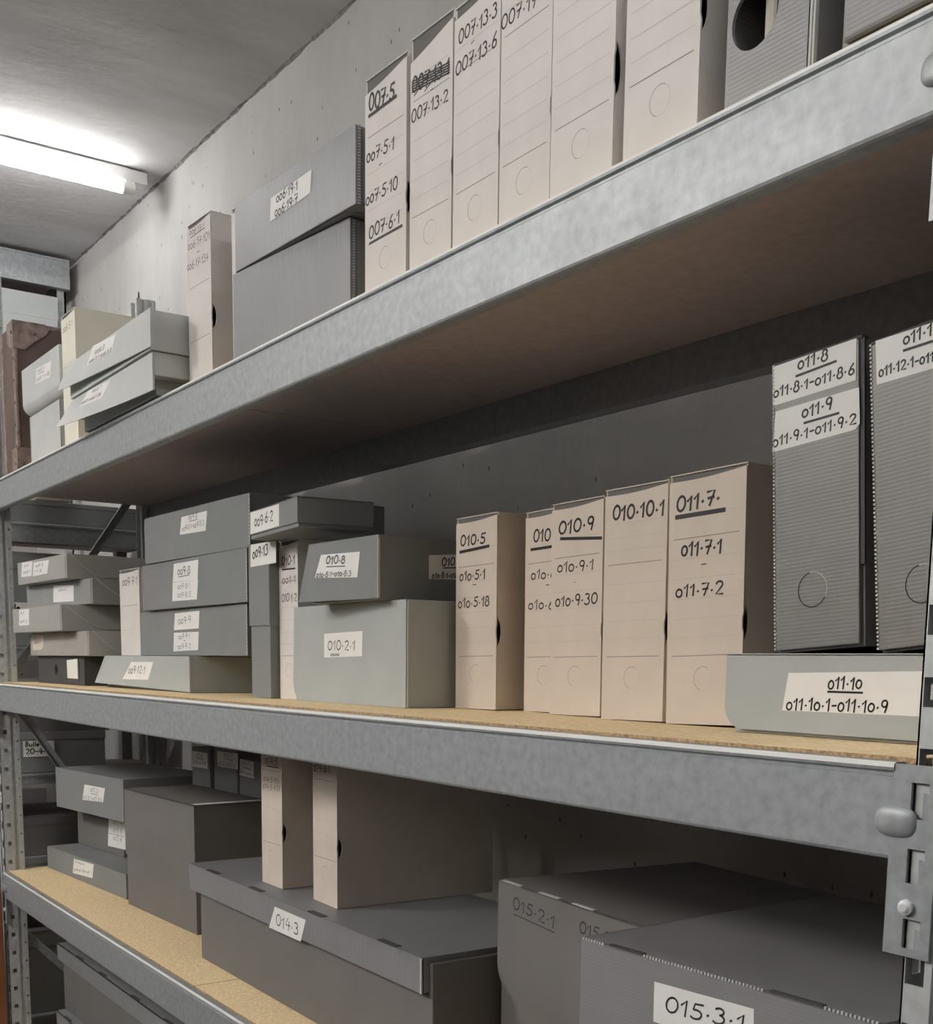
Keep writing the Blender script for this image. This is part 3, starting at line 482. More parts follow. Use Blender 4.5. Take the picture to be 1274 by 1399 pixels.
# ------------------------------------------------------------------ boxes
def root_of(name, kind, label, group=None, cat='box'):
    z, x, y, yaw, w, d, h, t = BOX[name]
    return tag(empty(kind, (x, y, z), (0, t, yaw)), label, cat, group), w, d, h
def shell(w, d, h, v0=.0, notch=None, mi=0, top=True):
    """hollow thin card box, open at the front face; notch = (k0, k1) thumb slot in the front edge of both sides"""
    b = nb(); t = .0022
    for u0, s in ((0, 1), (w, -1)):
        pts = [(u0, d, 0), (u0, d, h), (u0, v0, h)]
        if notch:
            k0, k1 = notch; rr = .008; n = 8
            pts += [(u0, v0, k1)] + [(u0, v0 + rr * math.sin(math.pi * (i / n)) ** .6, k1 - (k1 - k0) * i / n) for i in range(1, n)] + [(u0, v0, k0)]
        pts += [(u0, v0, 0)]
        slab(b, pts, (s * t, 0, 0), mi)
    bx(b, t, w - t, v0, d, 0, t, mi); bx(b, t, w - t, d - t, d, t, h - t, mi)
    if top: bx(b, t, w - t, v0 + .001, d, h - t, h, mi)
    return b
RULES = ((.275, 1), (.35, 0), (.425, 0), (.505, 0), (.585, 0), (.665, 0), (.745, 1), (.835, 0))
def spine_box(name, label, rules=RULES, body='beige', scoop=(.0075, .003), notch=(.33, .47), ink='ink', hole=.185, group='beige spine boxes'):
    r, w, d, h = root_of(name, 'document_box', label, group)
    link('body', shell(w, d, h, .0025, (h * notch[0], h * notch[1])), body, r)
    b = nb(); t = .0022; a, c = scoop; n = 10
    pts = [(0, 0, 0), (w, 0, 0)]
    k0, k1 = h * notch[0] + .01, h * notch[1] - .01
    pts += [(w, 0, k0), (w - .0016, 0, k0 + .006), (w - .0016, 0, k1 - .006), (w, 0, k1)]
    pts += [(w * (1 - i / n), 0, h - c - (a - c) * (i / n) ** 1.4 - .003 * math.sin(math.pi * i / n)) for i in range(n + 1)]
    slab(b, pts, (0, t, 0))
    for f, strong in rules:
        th = .0011 if strong else .0007; k = h * f
        ngon(b, [(w * .07, -.0002, k), (w * .93, -.0002, k + .0005), (w * .93, -.0002, k + .0005 + th), (w * .07, -.0002, k + th)], 1 if strong else 2)
    if hole:
        R = min(.0155, w * .17); ring(b, w * .5, h * hole, R - .0007, R, -.0002, math.radians(60), math.radians(250), 1); ring(b, w * .5, h * hole, R - .0005, R, -.0002, math.radians(-110), math.radians(60), 2)
    link('spine_panel', b, [body, 'rule', 'rule_faint'], r)
    b = nb(); slab(b, [(.0024, .003, h - .045), (w - .0024, .003, h - .045), (w - .0024, .003, h - .0005), (.0024, .003, h - .0005)], (0, .0016, 0)); link('tuck_flap', b, 'inner', r)
    b = nb(); bx(b, -.0006, w + .0006, .001, d * .97, h, h + .0014); link('lid', b, body, r)
    marks(name, r, ink)
    return r

spine_box('W', 'beige spine box marked 007.5, first of the tall row on the upper shelf', scoop=(.020, .006), ink='pencil')
spine_box('X', 'beige spine box with a crossed-out line above 007.13.2 on the upper shelf', scoop=(.030, .010), ink='pencil')
spine_box('Y', 'beige spine box marked 007.13.3 to 007.13.6 on the upper shelf', scoop=(.014, .004), ink='pencil')
spine_box('Z', 'beige spine box marked 007.17.1 on the upper shelf', ink='pencil')
spine_box('AA', 'blank beige spine box with a thumb slot, right of the box marked 007.17.1', notch=(.28, .46))
spine_box('AB', 'blank beige spine box beside the dark grey box with a finger hole')
spine_box('T', 'narrow beige spine box marked 006.17 standing alone on the upper shelf', ink='pencil', rules=((.30, 1), (.62, 1)), hole=0)
spine_box('U', 'beige spine box mostly hidden behind the pair of grey plastic boxes', hole=0, rules=())
spine_box('R', 'tall cream spine box marked 006.5.1 behind the opened grey trays', body='beige_light', ink='pencil', rules=((.62, 1), (.64, 0)), hole=0)
spine_box('B', 'narrow beige spine box marked 009.7.1 standing on the low tray', rules=((.58, 1), (.3, 0)), hole=0, ink='pen')
spine_box('E', 'beige spine box marked 010.1 squeezed beside the grey boxes', ink='ink')
spine_box('H', body='beige_warm', label='beige spine box marked 010.5 on the middle shelf')
spine_box('I', body='beige_warm', label='beige spine box half hidden between those marked 010.5 and 010.9')
spine_box('J', body='beige_warm', label='beige spine box marked 010.9 on the middle shelf')
spine_box('K', body='beige_warm', label='beige spine box marked 010.10.1 on the middle shelf', rules=((.275, 1), (.355, 0), (.43, 0), (.51, 0), (.59, 0), (.675, 1), (.735, 0), (.79, 0), (.85, 0)))
spine_box('L', body='beige_warm', label='beige spine box marked 011.7, the right end of its row on the middle shelf')
spine_box('LH', body='beige_warm', label='beige spine box marked 014.5 standing on the large lidded box', ink='ink', notch=(.30, .42))
spine_box('LI', body='beige_warm', label='deep beige spine box marked 014.6.1 standing on the large lidded box', ink='ink', notch=(.30, .42))

def plain_box(name, label, kind='archive_box', m='grey', ink='pen', lid=None, bev=.0015, edge=True, group=None, lm='paper', lidm=None):
    r, w, d, h = root_of(name, kind, label, group)
    b = nb(); bx(b, 0, w, 0, d, 0, h if lid is None else h - .003, bev=bev); link('body', b, m, r)
    if lid is not None:
        o = .0026; b = nb()
        bx(b, -o, w + o, -o, 0, lid, h); bx(b, -o, w + o, d, d + o, lid, h); bx(b, -o, 0, 0, d, lid, h); bx(b, w, w + o, 0, d, lid, h); bx(b, -o, w + o, -o, d + o, h - .0028, h)
        link('lid', b, lidm or m, r)
    elif edge:
        for u in (0, w):
            b = nb(); bx(b, u - .0009, u + .0009, -.0009, .0009, .002, h - .002); link('corner_fold', b, 'edge', r)
    marks(name, r, ink, front_v=0 if lid is None else -.0026, lab_mat=lm)
    return r, w, d, h

# upper shelf, left of the tall row
def plastic_box(name, label, m, **k):
    r, w, d, h = root_of(name, 'plastic_archive_box', label, k.get('group'))
    b = nb(); bx(b, .001, w - .001, .004, d, 0, h - .001); link('body', b, m, r)
    b = nb(); bx(b, 0, w, 0, .004, .001, h, bev=.0012); link('front_flap', b, m, r)
    b = nb(); n = int(h / .0042)
    for i in range(n):
        bx(b, w - .0006, w + .0016, .0045, .0085, .002 + i * .0042, .002 + i * .0042 + .0022)
    link('open_flutes', b, 'edge', r)
    b = nb(); bx(b, w - .001, w + .0035, .012, d * .98, .004, h - .006); link('side_flap', b, m, r)
    marks(name, r, 'pen')
    return r, w, d, h
plastic_box('V2', 'grey corrugated plastic box without label, under the one marked 006.19', 'flute_v', group='stacked corrugated boxes')
plastic_box('V1', 'grey corrugated plastic box with white label 006.19, on top of another', 'flute_v', group='stacked corrugated boxes')

FLAPS = {'S1': [(-0.0066, 0.0, 0.076), (0.5677, 0.0, 0.0743), (0.5666, 0.0, 0.0022), (-0.0066, -0.023, 0.0162)], 'S2': [(0.0333, 0.0, 0.0732), (0.5706, 0.0, 0.0732), (0.5694, 0.0, 0.0015), (0.0333, -0.0412, 0.0061)], 'F': [(0.0192, 0.0, 0.1066), (0.256, 0.0, 0.1062), (0.2538, 0.0, 0.0015), (0.0192, -0.0216, 0.0015)], 'C4': [(-0.0002, 0.0, 0.0847), (0.6361, 0.0, 0.0844), (0.6359, 0.0, 0.0015), (-0.0002, -0.0296, 0.0108)]}
def flap_tray(name, label, m='grey_light', ink='pen', base=None, kind='archive_tray', group=None, curve=0, depth=.0):
    r, w, d, h = root_of(name, kind, label, group)
    f = FLAPS[name]; u0 = f[0][0]
    b = nb(); bx(b, max(u0, 0) + .004, w, .004, d, 0 if not base else base, h, bev=.0012); link('body', b, m, r)
    if base: b = nb(); bx(b, max(u0, 0) + .02, w - .035, .02, d - .02, 0, base + .002); link('base', b, m, r)
    # twisted front flap, bilinear over its four corners
    N, K = 14, 6; tl, tr, br, bl = [Vector(p) for p in f]; g = []
    b = nb()
    for lay in (0, .0022):
        rows = []
        for j in range(K + 1):
            row = []
            for i in range(N + 1):
                s, t = i / N, j / K
                bow = (1 - s) ** 1.5
                p = (tl * (1 - s) + tr * s) * (1 - t) + ((bl * bow + br * (1 - bow)) * Vector((0, 1, 0)) + Vector(((bl.x * (1 - s) + br.x * s), 0, bl.z * bow + br.z * (1 - bow)))) * t if False else None
                top = tl * (1 - s) + tr * s; bot = Vector((bl.x * (1 - s) + br.x * s, bl.y * bow + br.y * (1 - bow), bl.z * (1 - s) + br.z * s))
                p = top * (1 - t) + bot * t
                if curve and t > 1 - curve and s < curve: pass
                row.append(b.verts.new((p.x, p.y + lay, p.z)))
            rows.append(row)
        g.append(rows)
    for lay in (0, 1):
        for j in range(K):
            for i in range(N):
                q = (g[lay][j][i], g[lay][j + 1][i], g[lay][j + 1][i + 1], g[lay][j][i + 1]); b.faces.new(q if lay == 0 else q[::-1])
    for j in range(K): b.faces.new((g[0][j][0], g[1][j][0], g[1][j + 1][0], g[0][j + 1][0])); b.faces.new((g[0][j][N], g[0][j + 1][N], g[1][j + 1][N], g[1][j][N]))
    for i in range(N): b.faces.new((g[0][0][i], g[0][0][i + 1], g[1][0][i + 1], g[1][0][i])); b.faces.new((g[0][K][i], g[1][K][i], g[1][K][i + 1], g[0][K][i + 1]))
    fo = link('front_flap', b, m, r)
    b = nb(); bx(b, w - .0006, w + .0012, -.0004, .0036, .002, h - .002); link('corner_fold', b, 'edge', r)
    # marks follow the flap surface
    def surf(u, k):
        s = min(1, max(0, (u - u0) / (tr.x - u0))); bow = (1 - s) ** 1.5
        zt = tl.z * (1 - s) + tr.z * s; zb = bl.z * (1 - s) + br.z * s; t = min(1.0, max(0, (zt - k) / (zt - zb)))
        return (bl.y * bow + br.y * (1 - bow)) * t
    lf = lambda lift: (lambda p, v: (p[0], surf(p[0], p[1]) - lift, p[1]))
    labs = []
    for mk in MARKS.get(name, []):
        if mk[0] == 'label':
            if mk[2] != 'f': continue
            P = [Vector(p) for p in mk[1]]; b = nb(); n = 6; gr = []
            for j in range(n + 1):
                gr.append([b.verts.new(lf(.0006)((P[0] * (1 - i / n) + P[1] * i / n) * (1 - j / n) + (P[3] * (1 - i / n) + P[2] * i / n) * j / n, 0)) for i in range(n + 1)])
            for j in range(n):
                for i in range(n): b.faces.new((gr[j][i], gr[j + 1][i], gr[j + 1][i + 1], gr[j][i + 1]))
            o = link('label', b, 'paper', r); o['label'] = 'white paper label'; labs.append(o)
    b = nb(); any_ = False
    for mk in MARKS.get(name, []):
        if mk[-1] != 'f' or mk[0] == 'label': continue
        any_ = True
        if mk[0] == 'text': write(b, mk[1], mk[2], mk[3], mk[4], mk[5], 0, lf(.0012))
        else: ribbon(b, [mk[1], mk[2]], .0016 * mk[3], 0, lf(.0012))
    if any_: link('writing', b, ink, labs[0] if labs else r)
    return r, w, d, h
flap_tray('S2', 'light grey tray with loose front flap and label 006.1, the lower one', m='grey_pale', base=.03, group='grey flap trays on the upper shelf')
flap_tray('S1', 'light grey tray with loose front flap and label 006.2, the upper one', m='grey_pale', group='grey flap trays on the upper shelf')
r, w, d, h = plain_box('Q2', 'plain light grey box under the one labelled 005.1, beside the brown trunk', m='grey_pale', bev=.004)
# Q1: front curls under at the bottom
r, w, d, h = root_of('Q1', 'archive_box', 'light grey box with rounded front and label 005.1 beside the brown trunk')
b = nb(); n = 8; R = .03
prof = [(d, 0), (d, h), (0, h)] + [(R * (1 - math.cos(math.pi / 2 * i / n)), R - R * math.sin(math.pi / 2 * i / n)) for i in range(n + 1)]
slab(b, [(0, y, k) for y, k in prof], (w, 0, 0)); link('body', b, 'grey_pale', r)
b = nb(); bx(b, .02, w - .01, .03, d - .01, -.0008, .002); link('base', b, 'grey', r)
marks('Q1', r, 'pen')

# the brown trunk
r, w, d, h = root_of('TR', 'trunk', 'old brown trunk with leather corners and rivets at the left end of the upper shelf', cat='trunk')
b = nb(); bx(b, .002, w - .002, .002, d, 0, h - .002, bev=.006); link('body', b, 'leather', r)
b = nb(); bx(b, w - .022, w + .0012, -.0012, .010, 0, h - .004, bev=.004); link('edge_strip', b, 'leather_l', r)
b = nb(); bx(b, -.001, .03, -.0012, .010, 0, h - .004, bev=.004); link('edge_strip', b, 'leather_l', r)
b = nb(); bx(b, w - .010, w + .0014, -.001, d, h - .012, h + .0006, bev=.004); link('top_edging', b, 'leather_l', r)
b = nb(); slab(b, [(w - .001, -.002, h - .0), (w - .001, .105, h - .004), (w - .001, .088, h - .03), (w - .001, .058, h - .05), (w - .001, .03, h - .077), (w - .001, -.002, h - .075)], (.0042, 0, 0))
slab(b, [(w + .002, -.003, h), (w - .075, -.003, h - .004), (w - .07, -.003, h - .05), (w - .03, -.003, h - .072), (w + .002, -.003, h - .075)], (0, .003, 0)); bx(b, w - .07, w + .003, -.003, .09, h - .001, h + .002, bev=.0009); link('corner_cap', b, 'leather_l', r)
b = nb(); bx(b, w - .001, w + .004, -.003, .055, 0, .075, bev=.0015); bx(b, w - .06, w + .004, -.0035, 0, 0, .075, bev=.001); link('corner_cap', b, 'leather_l', r)
for (u, v, k) in [(w - .010, -.002, h - .1 - i * .062) for i in range(5)] + [(w + .0035, .058, h - .028), (w + .003, .012, .03), (w - .012, -.004, .03), (w - .012, -.004, h - .03)]:
    b = nb(); bmesh.ops.create_icosphere(b, subdivisions=2, radius=.0055, matrix=Matrix.Translation((u, v, k)) @ Matrix.Diagonal((1, .6, 1, 1))); link('rivet', b, 'brass', r, True)

# dark plastic boxes at the right end of the upper shelf
def hole_front(w, h, cu, ck, R, t=.004, seg=32):
    b = nb(); cnr = [(0, 0), (w, 0), (w, h), (0, h)]
    for v, flip in ((0, False), (t, True)):
        o = [b.verts.new((u, v, k)) for u, k in cnr]; i_ = [b.verts.new((cu + R * math.cos(math.tau * i / seg), v, ck + R * math.sin(math.tau * i / seg))) for i in range(seg)]
        es = [b.edges.new((o[i], o[(i + 1) % 4])) for i in range(4)] + [b.edges.new((i_[i], i_[(i + 1) % seg])) for i in range(seg)]
        bmesh.ops.triangle_fill(b, use_beauty=True, use_dissolve=False, edges=es, normal=(0, -1 if not flip else 1, 0))
        if v == 0: A = i_
        else: Bv = i_
    for i in range(seg): b.faces.new((A[i], A[(i + 1) % seg], Bv[(i + 1) % seg], Bv[i]))
    return b
r, w, d, h = root_of('AC', 'plastic_archive_box', 'grey corrugated plastic box with an open round finger hole, upper right')
link('body', shell(w - .004, d, h, .004), 'flute_l', r)
link('front_panel', hole_front(w - .010, h, .035, .088, .029), 'flute_l', r)
b = nb(); bx(b, w - .0095, w - .0065, .0008, .004, .004, h, bev=.0006); bx(b, w - .0055, w - .003, .001, .006, .012, h, bev=.0006); link('folded_edge', b, 'edge', r)
z, x, y, yaw, *_ = BOX['AC']
f = tag(empty('paper_folder', (x + .030, y + .018, z + .0025)), 'pale paper folder seen inside through the round finger hole', 'folder')
b = nb(); bx(b, 0, .016, 0, .20, 0, .25, bev=.004); link('sheets', b, 'file', f)
b = nb(); bx(b, .0175, .026, .004, .2, 0, .25, bev=.004); link('cover', b, 'inner', f)
r, w, d, h = root_of('AD', 'plastic_archive_box', 'grey corrugated plastic box cut by the frame at the upper right corner')
b = nb(); bx(b, 0, w, .003, d, 0, h, bev=.004); link('body', b, 'flute_l', r)
b = nb(); bx(b, .006, w - .002, -.004, .004, .020, h - .004, bev=.0035); link('front_panel', b, 'flute_l', r)

# middle shelf, left
def clamshell(name, label, m='grey', ink='pen', fl=.11):
    r, w, d, h = root_of(name, 'clamshell_box', label, 'clamshell boxes beside the left upright')
    b = nb(); bx(b, 0, w, 0, d, 0, h, bev=.0015); link('body', b, m, r)
    n = 14; pts = [(w + .0002, d - .002, h - .001), (w + .0002, .012, h - .001)]
    pts += [(w + .0002, .012 + fl * (i / n), h * (.10 + .88 * (1 - math.sin(math.pi / 2 * i / n)))) for i in range(1, n + 1)] + [(w + .0002, d - .002, h * .10)]
    b = nb(); slab(b, pts, (.0024, 0, 0)); link('side_flap', b, m, r)
    b = nb()
    for i in range(2, len(pts) - 1):
        p, q = Vector(pts[i - 1]), Vector(pts[i]); cyl(b, p + Vector((.0026, 0, 0)), q + Vector((.0026, 0, 0)), .0013, 6)
    link('flap_edge', b, 'edge', r)
    b = nb(); bx(b, -.001, w - .006, -.0016, .0, .001, h - .001); link('front_panel', b, m, r)
    marks(name, r, ink, front_v=-.0016, lab_mat='card' if name == 'A4' else 'paper')
clamshell('A4', 'grey clamshell box with torn yellowish label, resting on the black card-file box', 'grey_mid', 'ink', .10)
clamshell('A3', 'grey clamshell box second from the bottom, its label close to the upright', 'grey_mid', 'ink', .12)
clamshell('A2', 'grey clamshell box with one faded square label, second from the top', 'grey_mid2', 'pencil', .13)
clamshell('A1', 'grey clamshell box with two labels side by side, topmost of its stack', 'grey_mid', 'pencil', .10)
r, w, d, h = root_of('A5', 'card_file_box', 'black card-file box with a white card, under the clamshell boxes')
b = nb(); bx(b, 0, w, 0, d, 0, h, bev=.0015); link('body', b, 'grey_dark', r)
b = nb(); ring(b, w * .42, h * .52, .012, .017, -.0008, sx=.8); bx(b, w * .39, w * .45, -.0004, .0, h * .42, h * .62); link('finger_pull', b, 'dark', r)
marks('A5', r, 'pen')
ls = [m for m in MARKS['A5'] if m[0] == 'label'][0][1]; ua, ub = min(p[0] for p in ls), max(p[0] for p in ls)
for u in (ua - .012, ub - .002):
    b = nb(); bx(b, u, u + .014, -.002, 0, .012, h - .012, bev=.0006); link('card_clip', b, 'grey_dark', r)

flap_tray('C4', 'pale grey flat tray with flared front marked 009.12.1 on the middle shelf', 'grey_light')
G3 = 'stack of three wide grey boxes on the middle shelf'
def wide(name, label):
    r, w, d, h = plain_box(name, label, 'wide_archive_box', 'grey', 'ink', group=G3)
    b = nb()
    for i in range(int((h - .008) / .0075)): bx(b, w - .0035, w - .0012, -.0008, .0002, .005 + i * .0075, .005 + i * .0075 + .0038)
    link('stitched_edge', b, 'edge', r)
wide('C3', 'wide grey box with labels 009.9 and 009.9.2, bottom of three')
wide('C2', 'wide grey box with labels 009.8 and 009.8.5, middle of three')
wide('C1', 'wide grey box with one label 009.8.1 to 009.8.3, top of three')
plain_box('D2', 'upright grey box with half-height lid and label 009.13', 'lidded_box', 'grey', 'pen', lid=.147)
r, w, d, h = plain_box('D1', 'flat grey lidded box marked 009.6.2 lying high beside the three wide boxes', 'lidded_box', 'grey', 'ink', lid=.008)
r, w, d, h = plain_box('G', 'large grey box with rounded corner and label 010.2.1 on the middle shelf', 'archive_box', 'grey_light', 'pen', edge=True)
b = nb(); n = 8; R = .035
pts = [(-.004, -.003, h), (w - .0015, -.003, h), (w - .0015, -.003, 0), (R - .010, -.003, 0)] + [(-.010 + R - R * math.sin(math.pi / 2 * i / n), -.003, R - R * math.cos(math.pi / 2 * i / n)) for i in range(1, n + 1)]
slab(b, pts, (0, .003, 0)); link('front_flap', b, 'grey_light', r)
for ch in r.children:
    if ch.name.startswith(('label',)): ch.location.y = -.0031
flap_tray('F', 'grey box with flared front marked 010.8 on top of the large grey box', 'grey', 'ink')
fr = [o for o in C.objects if o.get('label', '').startswith('grey box with flared front marked 010.8')][0]
w, d, h = BOX['F'][4:7]; mk = [m for m in MARKS['F'] if m[-1] == 'r']
b = nb(); slab(b, [(w + .0001, u, k) for u, k in [m for m in mk if m[0] == 'label'][0][1]], (.0005, 0, 0)); lo = link('label', b, 'paper', fr)
b = nb(); off = right_face(w, .001)
for m in mk:
    if m[0] == 'text': write(b, m[1], m[2], m[3], m[4], m[5], 0, off)
    elif m[0] == 'line': ribbon(b, [m[1], m[2]], .0018, 0, off)
link('writing', b, 'ink', lo)

# middle shelf, right
r, w, d, h = root_of('M', 'archive_box', 'flat pale grey box marked 011.10 lying under the tall grey boxes, right end')
b = nb(); bx(b, .012, w, .004, d, 0, h - .001, bev=.001); link('body', b, 'grey_light', r)
b = nb(); R = .028; n = 10
pts = [(0, -.002, h), (w, -.002, h), (w, -.002, .004), (R, -.002, .004)] + [(R - R * math.sin(math.pi / 2 * i / n), -.002, .004 + R - R * math.cos(math.pi / 2 * i / n)) for i in range(1, n + 1)]
slab(b, pts, (0, .003, 0)); link('front_flap', b, 'grey_light', r)
b = nb(); bx(b, .002, w, -.002, d, h - .001, h + .0012); link('lid', b, 'grey_light', r)
marks('M', r, 'ink', front_v=-.002)
def tall_plastic(name, label, cu, ck):
    r, w, d, h = root_of(name, 'plastic_archive_box', label, 'tall corrugated boxes at the right upright')
    b = nb(); bx(b, .0008, w - .0008, .006, d, .001, h - .001); link('body', b, 'flute_h', r)
    b = nb(); bx(b, 0, w - .004, 0, .0042, .0035, h - .003, bev=.0008); R = .0195
    ring(b, cu, ck, R - .0011, R, -.0003, math.radians(100), math.radians(330), 1); ring(b, cu, ck, R - .0007, R, -.0003, math.radians(-30), math.radians(100), 2)
    link('front_panel', b, ['flute_h', 'dark', 'edge'], r)
    b = nb(); n = int(h / .0042)
    for i in range(n): bx(b, -.0012, .0012, -.0010, .0018, .004 + i * .0042, .0063 + i * .0042)
    link('open_flutes', b, 'edge', r)
    b = nb(); bx(b, w - .0042, w + .0016, .002, .0052, h * .27, h - .002); bx(b, -.0006, w, .0004, .012, h - .003, h + .0006, bev=.0007); link('closing_flap', b, 'grey_dark', r)
    marks(name, r, 'ink')
tall_plastic('N', 'tall dark grey plastic box with labels 011.8 and 011.9', .0515, .067)
tall_plastic('O', 'tall dark grey plastic box marked 011.12, cut by the right upright', .0525, .064)

# lower shelf
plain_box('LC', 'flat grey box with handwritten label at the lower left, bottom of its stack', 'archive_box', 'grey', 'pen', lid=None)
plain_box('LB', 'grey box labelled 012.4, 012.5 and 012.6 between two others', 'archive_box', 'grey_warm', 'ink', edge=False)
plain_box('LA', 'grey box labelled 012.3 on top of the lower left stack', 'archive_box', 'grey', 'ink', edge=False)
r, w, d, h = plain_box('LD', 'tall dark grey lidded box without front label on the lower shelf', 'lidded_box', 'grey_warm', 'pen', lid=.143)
b = nb(); slab(b, [(w - .030, .008, h + .0001), (w - .006, .008, h + .0001), (w - .006, d - .01, h + .0001), (w - .030, d - .01, h + .0001)], (0, 0, .0005)); lo = link('label', b, 'paper', r); lo['label'] = 'white strip label on the lid'
GB = 'small dark grey boxes at the back of the lower shelf'
for n_, lb in (('LE', 'small dark grey upright box labelled 013.4, furthest left at the back'), ('LF', 'dark grey upright box labelled 013.2 at the back, middle of three'), ('LG', 'dark grey upright box labelled 014.1 beside the beige box 014.5')):
    plain_box(n_, lb, 'upright_box', 'grey', 'ink', edge=False, group=GB)

r, w, d, h = root_of('LJ', 'lidded_box', 'long low grey lidded box marked 014.3 carrying two beige boxes')
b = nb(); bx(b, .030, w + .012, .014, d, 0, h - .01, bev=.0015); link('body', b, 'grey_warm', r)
b = nb(); bx(b, -.002, w, 0, .0022, .158, h, bev=.0006); bx(b, w, w + .0022, .003, d + .006, .160, h); bx(b, -.002, 0, .003, d + .006, .160, h); bx(b, -.002, w + .002, 0, d + .006, h - .0025, h, bev=.0007)
link('lid', b, 'flute_v', r)
for t in (.10, .33, .60, .86):
    b = nb(); bx(b, w * t, w * t + .06, -.0006, .012, h - .0004, h + .0012); link('tuck_tab', b, 'grey_dark', r)
b = nb(); bx(b, w - .0022, w + .0024, -.0016, .0002, .159, h - .002); link('corner_fold', b, 'edge', r)
marks('LJ', r, 'pen')

r, w, d, h = root_of('LK', 'lidded_box', 'dark grey lidded box with 015.2.1 written straight on its front')
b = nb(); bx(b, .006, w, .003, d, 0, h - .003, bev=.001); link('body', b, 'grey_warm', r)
b = nb(); n = 8; R = .045; lk = .158
pts = [(0, -.0022, h), (w, -.0022, h), (w, -.0022, lk), (R, -.0022, lk)] + [(R - R * math.sin(math.pi / 2 * i / n), -.0022, lk + R - R * math.cos(math.pi / 2 * i / n)) for i in range(1, n + 1)]
slab(b, pts, (0, .0022, 0)); bx(b, 0, w, -.0022, d, h - .0025, h); link('lid', b, 'grey_warm', r)
for u in (.012, .12, .21):
    b = nb(); bx(b, u, u + .055, -.003, .004, h - .0002, h + .0010); link('tuck_tab', b, 'edge', r)
marks('LK', r, 'pen', front_v=-.0022)
plain_box('LL', 'nearest grey lidded box marked 015.3.1 at the lower right', 'lidded_box', 'flute_l', 'pen', lid=.10)
r = [o for o in C.objects if o.get('label', '').startswith('nearest grey lidded box')][0]; w, d, h = BOX['LL'][4:7]
for sa, sb in ((0, .043), (.102, .278), (.347, w)):
    b = nb()
    for i in range(int((sb - sa) / .0048)):
        u = sa + i * .0048; bx(b, u, u + .0026, -.0034, -.0016, h - .0022, h + .0009)
    link('open_flutes', b, 'edge', r)
for ua, ub in ((.045, .10), (.28, .345)):
    b = nb(); bx(b, ua, ub, -.0030, .004, h - .0008, h + .0012); link('tuck_tab', b, 'grey_dark', r)

# bottom shelf, under the lower beam at the left
def low_lidded(x, y, z, w, d, h, lab, tabs):
    r = tag(empty('lidded_box', (x, y, z)), lab, 'box')
    b = nb(); bx(b, .02, w - .01, .012, d, 0, h - .004, bev=.0015); link('body', b, 'grey_warm', r)
    b = nb(); bx(b, 0, w, 0, .0022, h - .052, h); bx(b, 0, .0022, 0, d, h - .052, h); bx(b, w - .0022, w, 0, d, h - .052, h); bx(b, 0, w, 0, d, h - .0025, h); link('lid', b, 'grey', r)
    for t in tabs:
        b = nb(); bx(b, t, t + .06, -.0008, .01, h - .0004, h + .0012); link('tuck_tab', b, 'grey_dark', r)
low_lidded(-3.12, .118, -1.032, 1.25, .35, .21, 'dark grey lidded box just below the lower beam at the left', (.20, .42, .70, .95))
low_lidded(-3.09, .10, ZB_ + .0045, 1.2, .38, .172, 'dark grey lidded box underneath, only its lid corner in view', (.08, .35, .65))

# ------------------------------------------------------------------ the second rack across the end, and what stands on it
rk2 = tag(empty('shelving_rack', (-3.45, .12, ZF)), 'dim galvanised rack set crosswise just beyond the left upright', 'shelving')
def beam_y(x, y0, y1, z, h, lip=True):
    b = nb(); bx(b, x - .035, x, y0, y1, z - h, z, bev=.002)
    if lip: bx(b, x - .001, x + .004, y0, y1, z - .010, z - .001, bev=.0015)
    return b
def rp(root, name, b, m='steel'):
    o = link(name, b, m, root); o.matrix_parent_inverse = Matrix.Translation(-root.location); return o
for z, h in ((.522, .065), (.118, .05), (-.309, .035), (-.72, .05), (-1.15, .05)):
    rp(rk2, 'beam', beam_y(-3.45, -.62, .67, z, h)); b = nb(); bx(b, -4.0, -3.486, -.62, .67, z - .03, z - .006); rp(rk2, 'shelf_board', b, 'chip_under')
for y in (-.66,):
    b = nb(); bx(b, -3.49, -3.445, y, y + .04, ZF, .60); rp(rk2, 'upright_post', b)
b = nb(); bx(b, -4.0, -3.955, .62, .66, ZF, .60); rp(rk2, 'upright_post', b)
def simple_box(name, label, a, m, mark=None, group=None):
    x0, x1, y0, y1, z0, z1 = a
    r = tag(empty(name, (x0, y0, z0)), label, 'box', group)
    b = nb(); bx(b, 0, x1 - x0, 0, y1 - y0, 0, z1 - z0, bev=.002); link('body', b, m, r)
    b = nb(); bx(b, -.002, x1 - x0 + .002, -.002, y1 - y0 + .002, (z1 - z0) * .82, z1 - z0 + .002, bev=.001); link('lid', b, m, r)
    if mark:
        ya, yb2, za, zb, lines = mark; X = x1 - x0 + .003
        b = nb(); slab(b, [(X, ya - y0, za - z0), (X, yb2 - y0, za - z0), (X, yb2 - y0, zb - z0), (X, ya - y0, zb - z0)], (.0005, 0, 0)); lo = link('label', b, 'paper', r)
        b = nb(); off = lambda p, v: (X + .001, p[0] - y0, p[1] - z0)
        for s, p, q, hh in lines: write(b, s, p, q, hh, 1.3, 0, off)
        link('writing', b, 'ink', lo)
    return r
simple_box('archive_box', 'long dim grey box on the crosswise rack, right under the upper shelf', (-3.9, -3.462, -.3, .65, .5235, .594), 'grey')
r = tag(empty('wrapped_parcel', (-3.75, .19, .6005)), 'pale wrapped parcel lying on the dim box beyond the left upright', 'parcel')
b = nb(); bx(b, 0, .28, 0, .125, 0, .034, bev=.008); link('wrapping', b, 'card', r)
b = nb(); bx(b, .10, .12, -.0008, .1258, -.0005, .0346); link('string', b, 'rule', r)
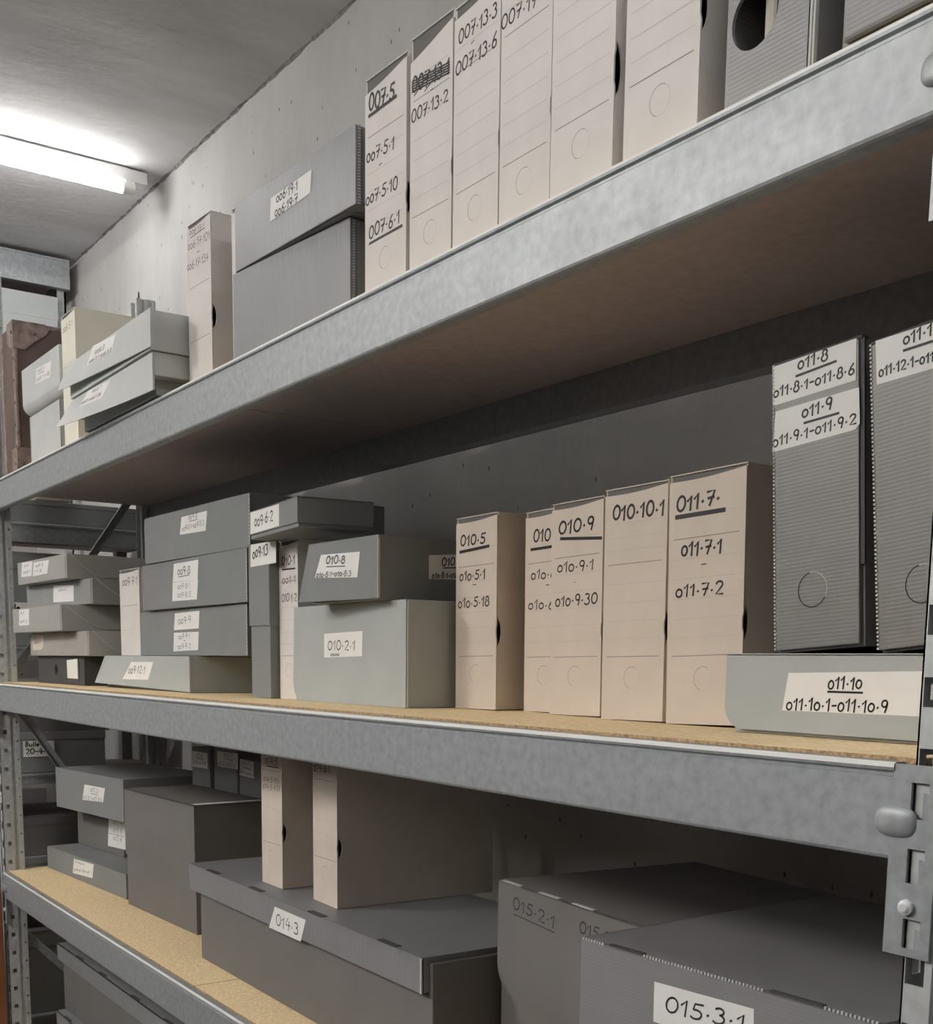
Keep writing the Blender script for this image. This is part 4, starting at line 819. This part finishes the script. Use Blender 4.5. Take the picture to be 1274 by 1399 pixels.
simple_box('archive_box', 'dim grey box labelled Cle 4.4.3 on the crosswise rack behind the clamshell boxes', (-3.95, -3.468, -.05, .36, .1195, .425), 'grey',
           (.085, .20, .205, .262, [('Cle', (.095, .236), (.13, .236), .02), ('4.4.3', (.105, .21), (.165, .21), .018)]))
simple_box('archive_box', 'dim grey box labelled Bulle 20-4-I on the crosswise rack', (-3.95, -3.468, -.05, .40, -.3075, -.17), 'grey',
           (.122, .225, -.252, -.198, [('Bulle', (.13, -.217), (.175, -.217), .016), ('20-4-I', (.13, -.242), (.205, -.242), .018)]))
simple_box('archive_box', 'dark grey box on top of the one labelled Bulle 20-4-I', (-3.94, -3.475, -.05, .42, -.1675, -.06), 'grey_warm')
simple_box('archive_box', 'dark grey box low on the crosswise rack beside the left upright', (-3.95, -3.47, -.10, .40, -.7185, -.60), 'grey')
simple_box('archive_box', 'dark grey box stacked on another low on the crosswise rack', (-3.95, -3.50, -.10, .42, -.597, -.47), 'grey_warm')
simple_box('archive_box', 'black-shadowed grey box at the foot of the crosswise rack', (-3.95, -3.47, -.10, .42, -1.1485, -.86), 'grey')
rk3 = tag(empty('shelving_rack', (-4.575, .1, ZF)), 'far galvanised rack whose top beam almost touches the ceiling', 'shelving')
XF = -4.578
for z, h in ((1.73, .118), (1.07, .09), (.40, .09), (-.25, .09), (-.9, .09)):
    rp(rk3, 'beam', beam_y(XF, -1.4, .66, z, h)); b = nb(); bx(b, XF - .5, XF - .036, -1.4, .66, z - .04, z - .015); rp(rk3, 'shelf_board', b, 'chip_under')
for y in (.615, -1.4):
    b = nb(); bx(b, XF - .045, XF - .037, y - .0, y + .036, ZF, 1.69); bx(b, XF - .08, XF - .037, y + .028, y + .036, ZF, 1.69); rp(rk3, 'upright_post', b)
r = simple_box('storage_box', 'large plain grey box on the far rack under its top beam', (XF - .48, XF - .004, -.55, .605, 1.072, 1.571), 'grey_light')
simple_box('archive_box', 'grey box on the far rack left of the brown trunk', (XF - .48, XF - .004, -1.25, -.60, 1.072, 1.42), 'grey_light')
r = tag(empty('wooden_panel', (-3.30, -.50, ZF)), 'brown wooden panel standing left of the left upright', 'panel')
b = nb(); bx(b, 0, .03, 0, .490, 0, .70, bev=.002); link('board', b, 'wood', r)

# ------------------------------------------------------------------ added across the aisle, behind the viewer, to block low lamp light
r = tag(empty('blocker_cabinets', (-4.6, -2.55, ZF)), 'row of dark cabinets added across the aisle behind the viewer, blocking low lamp light', 'light_blocker')
b = nb(); bx(b, 0, 7.4, 0, .45, 0, ZCAB - ZF, bev=.004); link('body', b, 'grey_dark', r)
for i in range(8):
    b = nb(); bx(b, .02 + i * .925, .905 + i * .925, .45, .468, .08, ZCAB - ZF - .03, bev=.003); dr = link('door', b, 'grey_dark', r)
    b = nb(); bx(b, .85 + i * .925, .865 + i * .925, .468, .495, 1.0, 1.14, bev=.003); link('handle', b, 'zinc', dr)
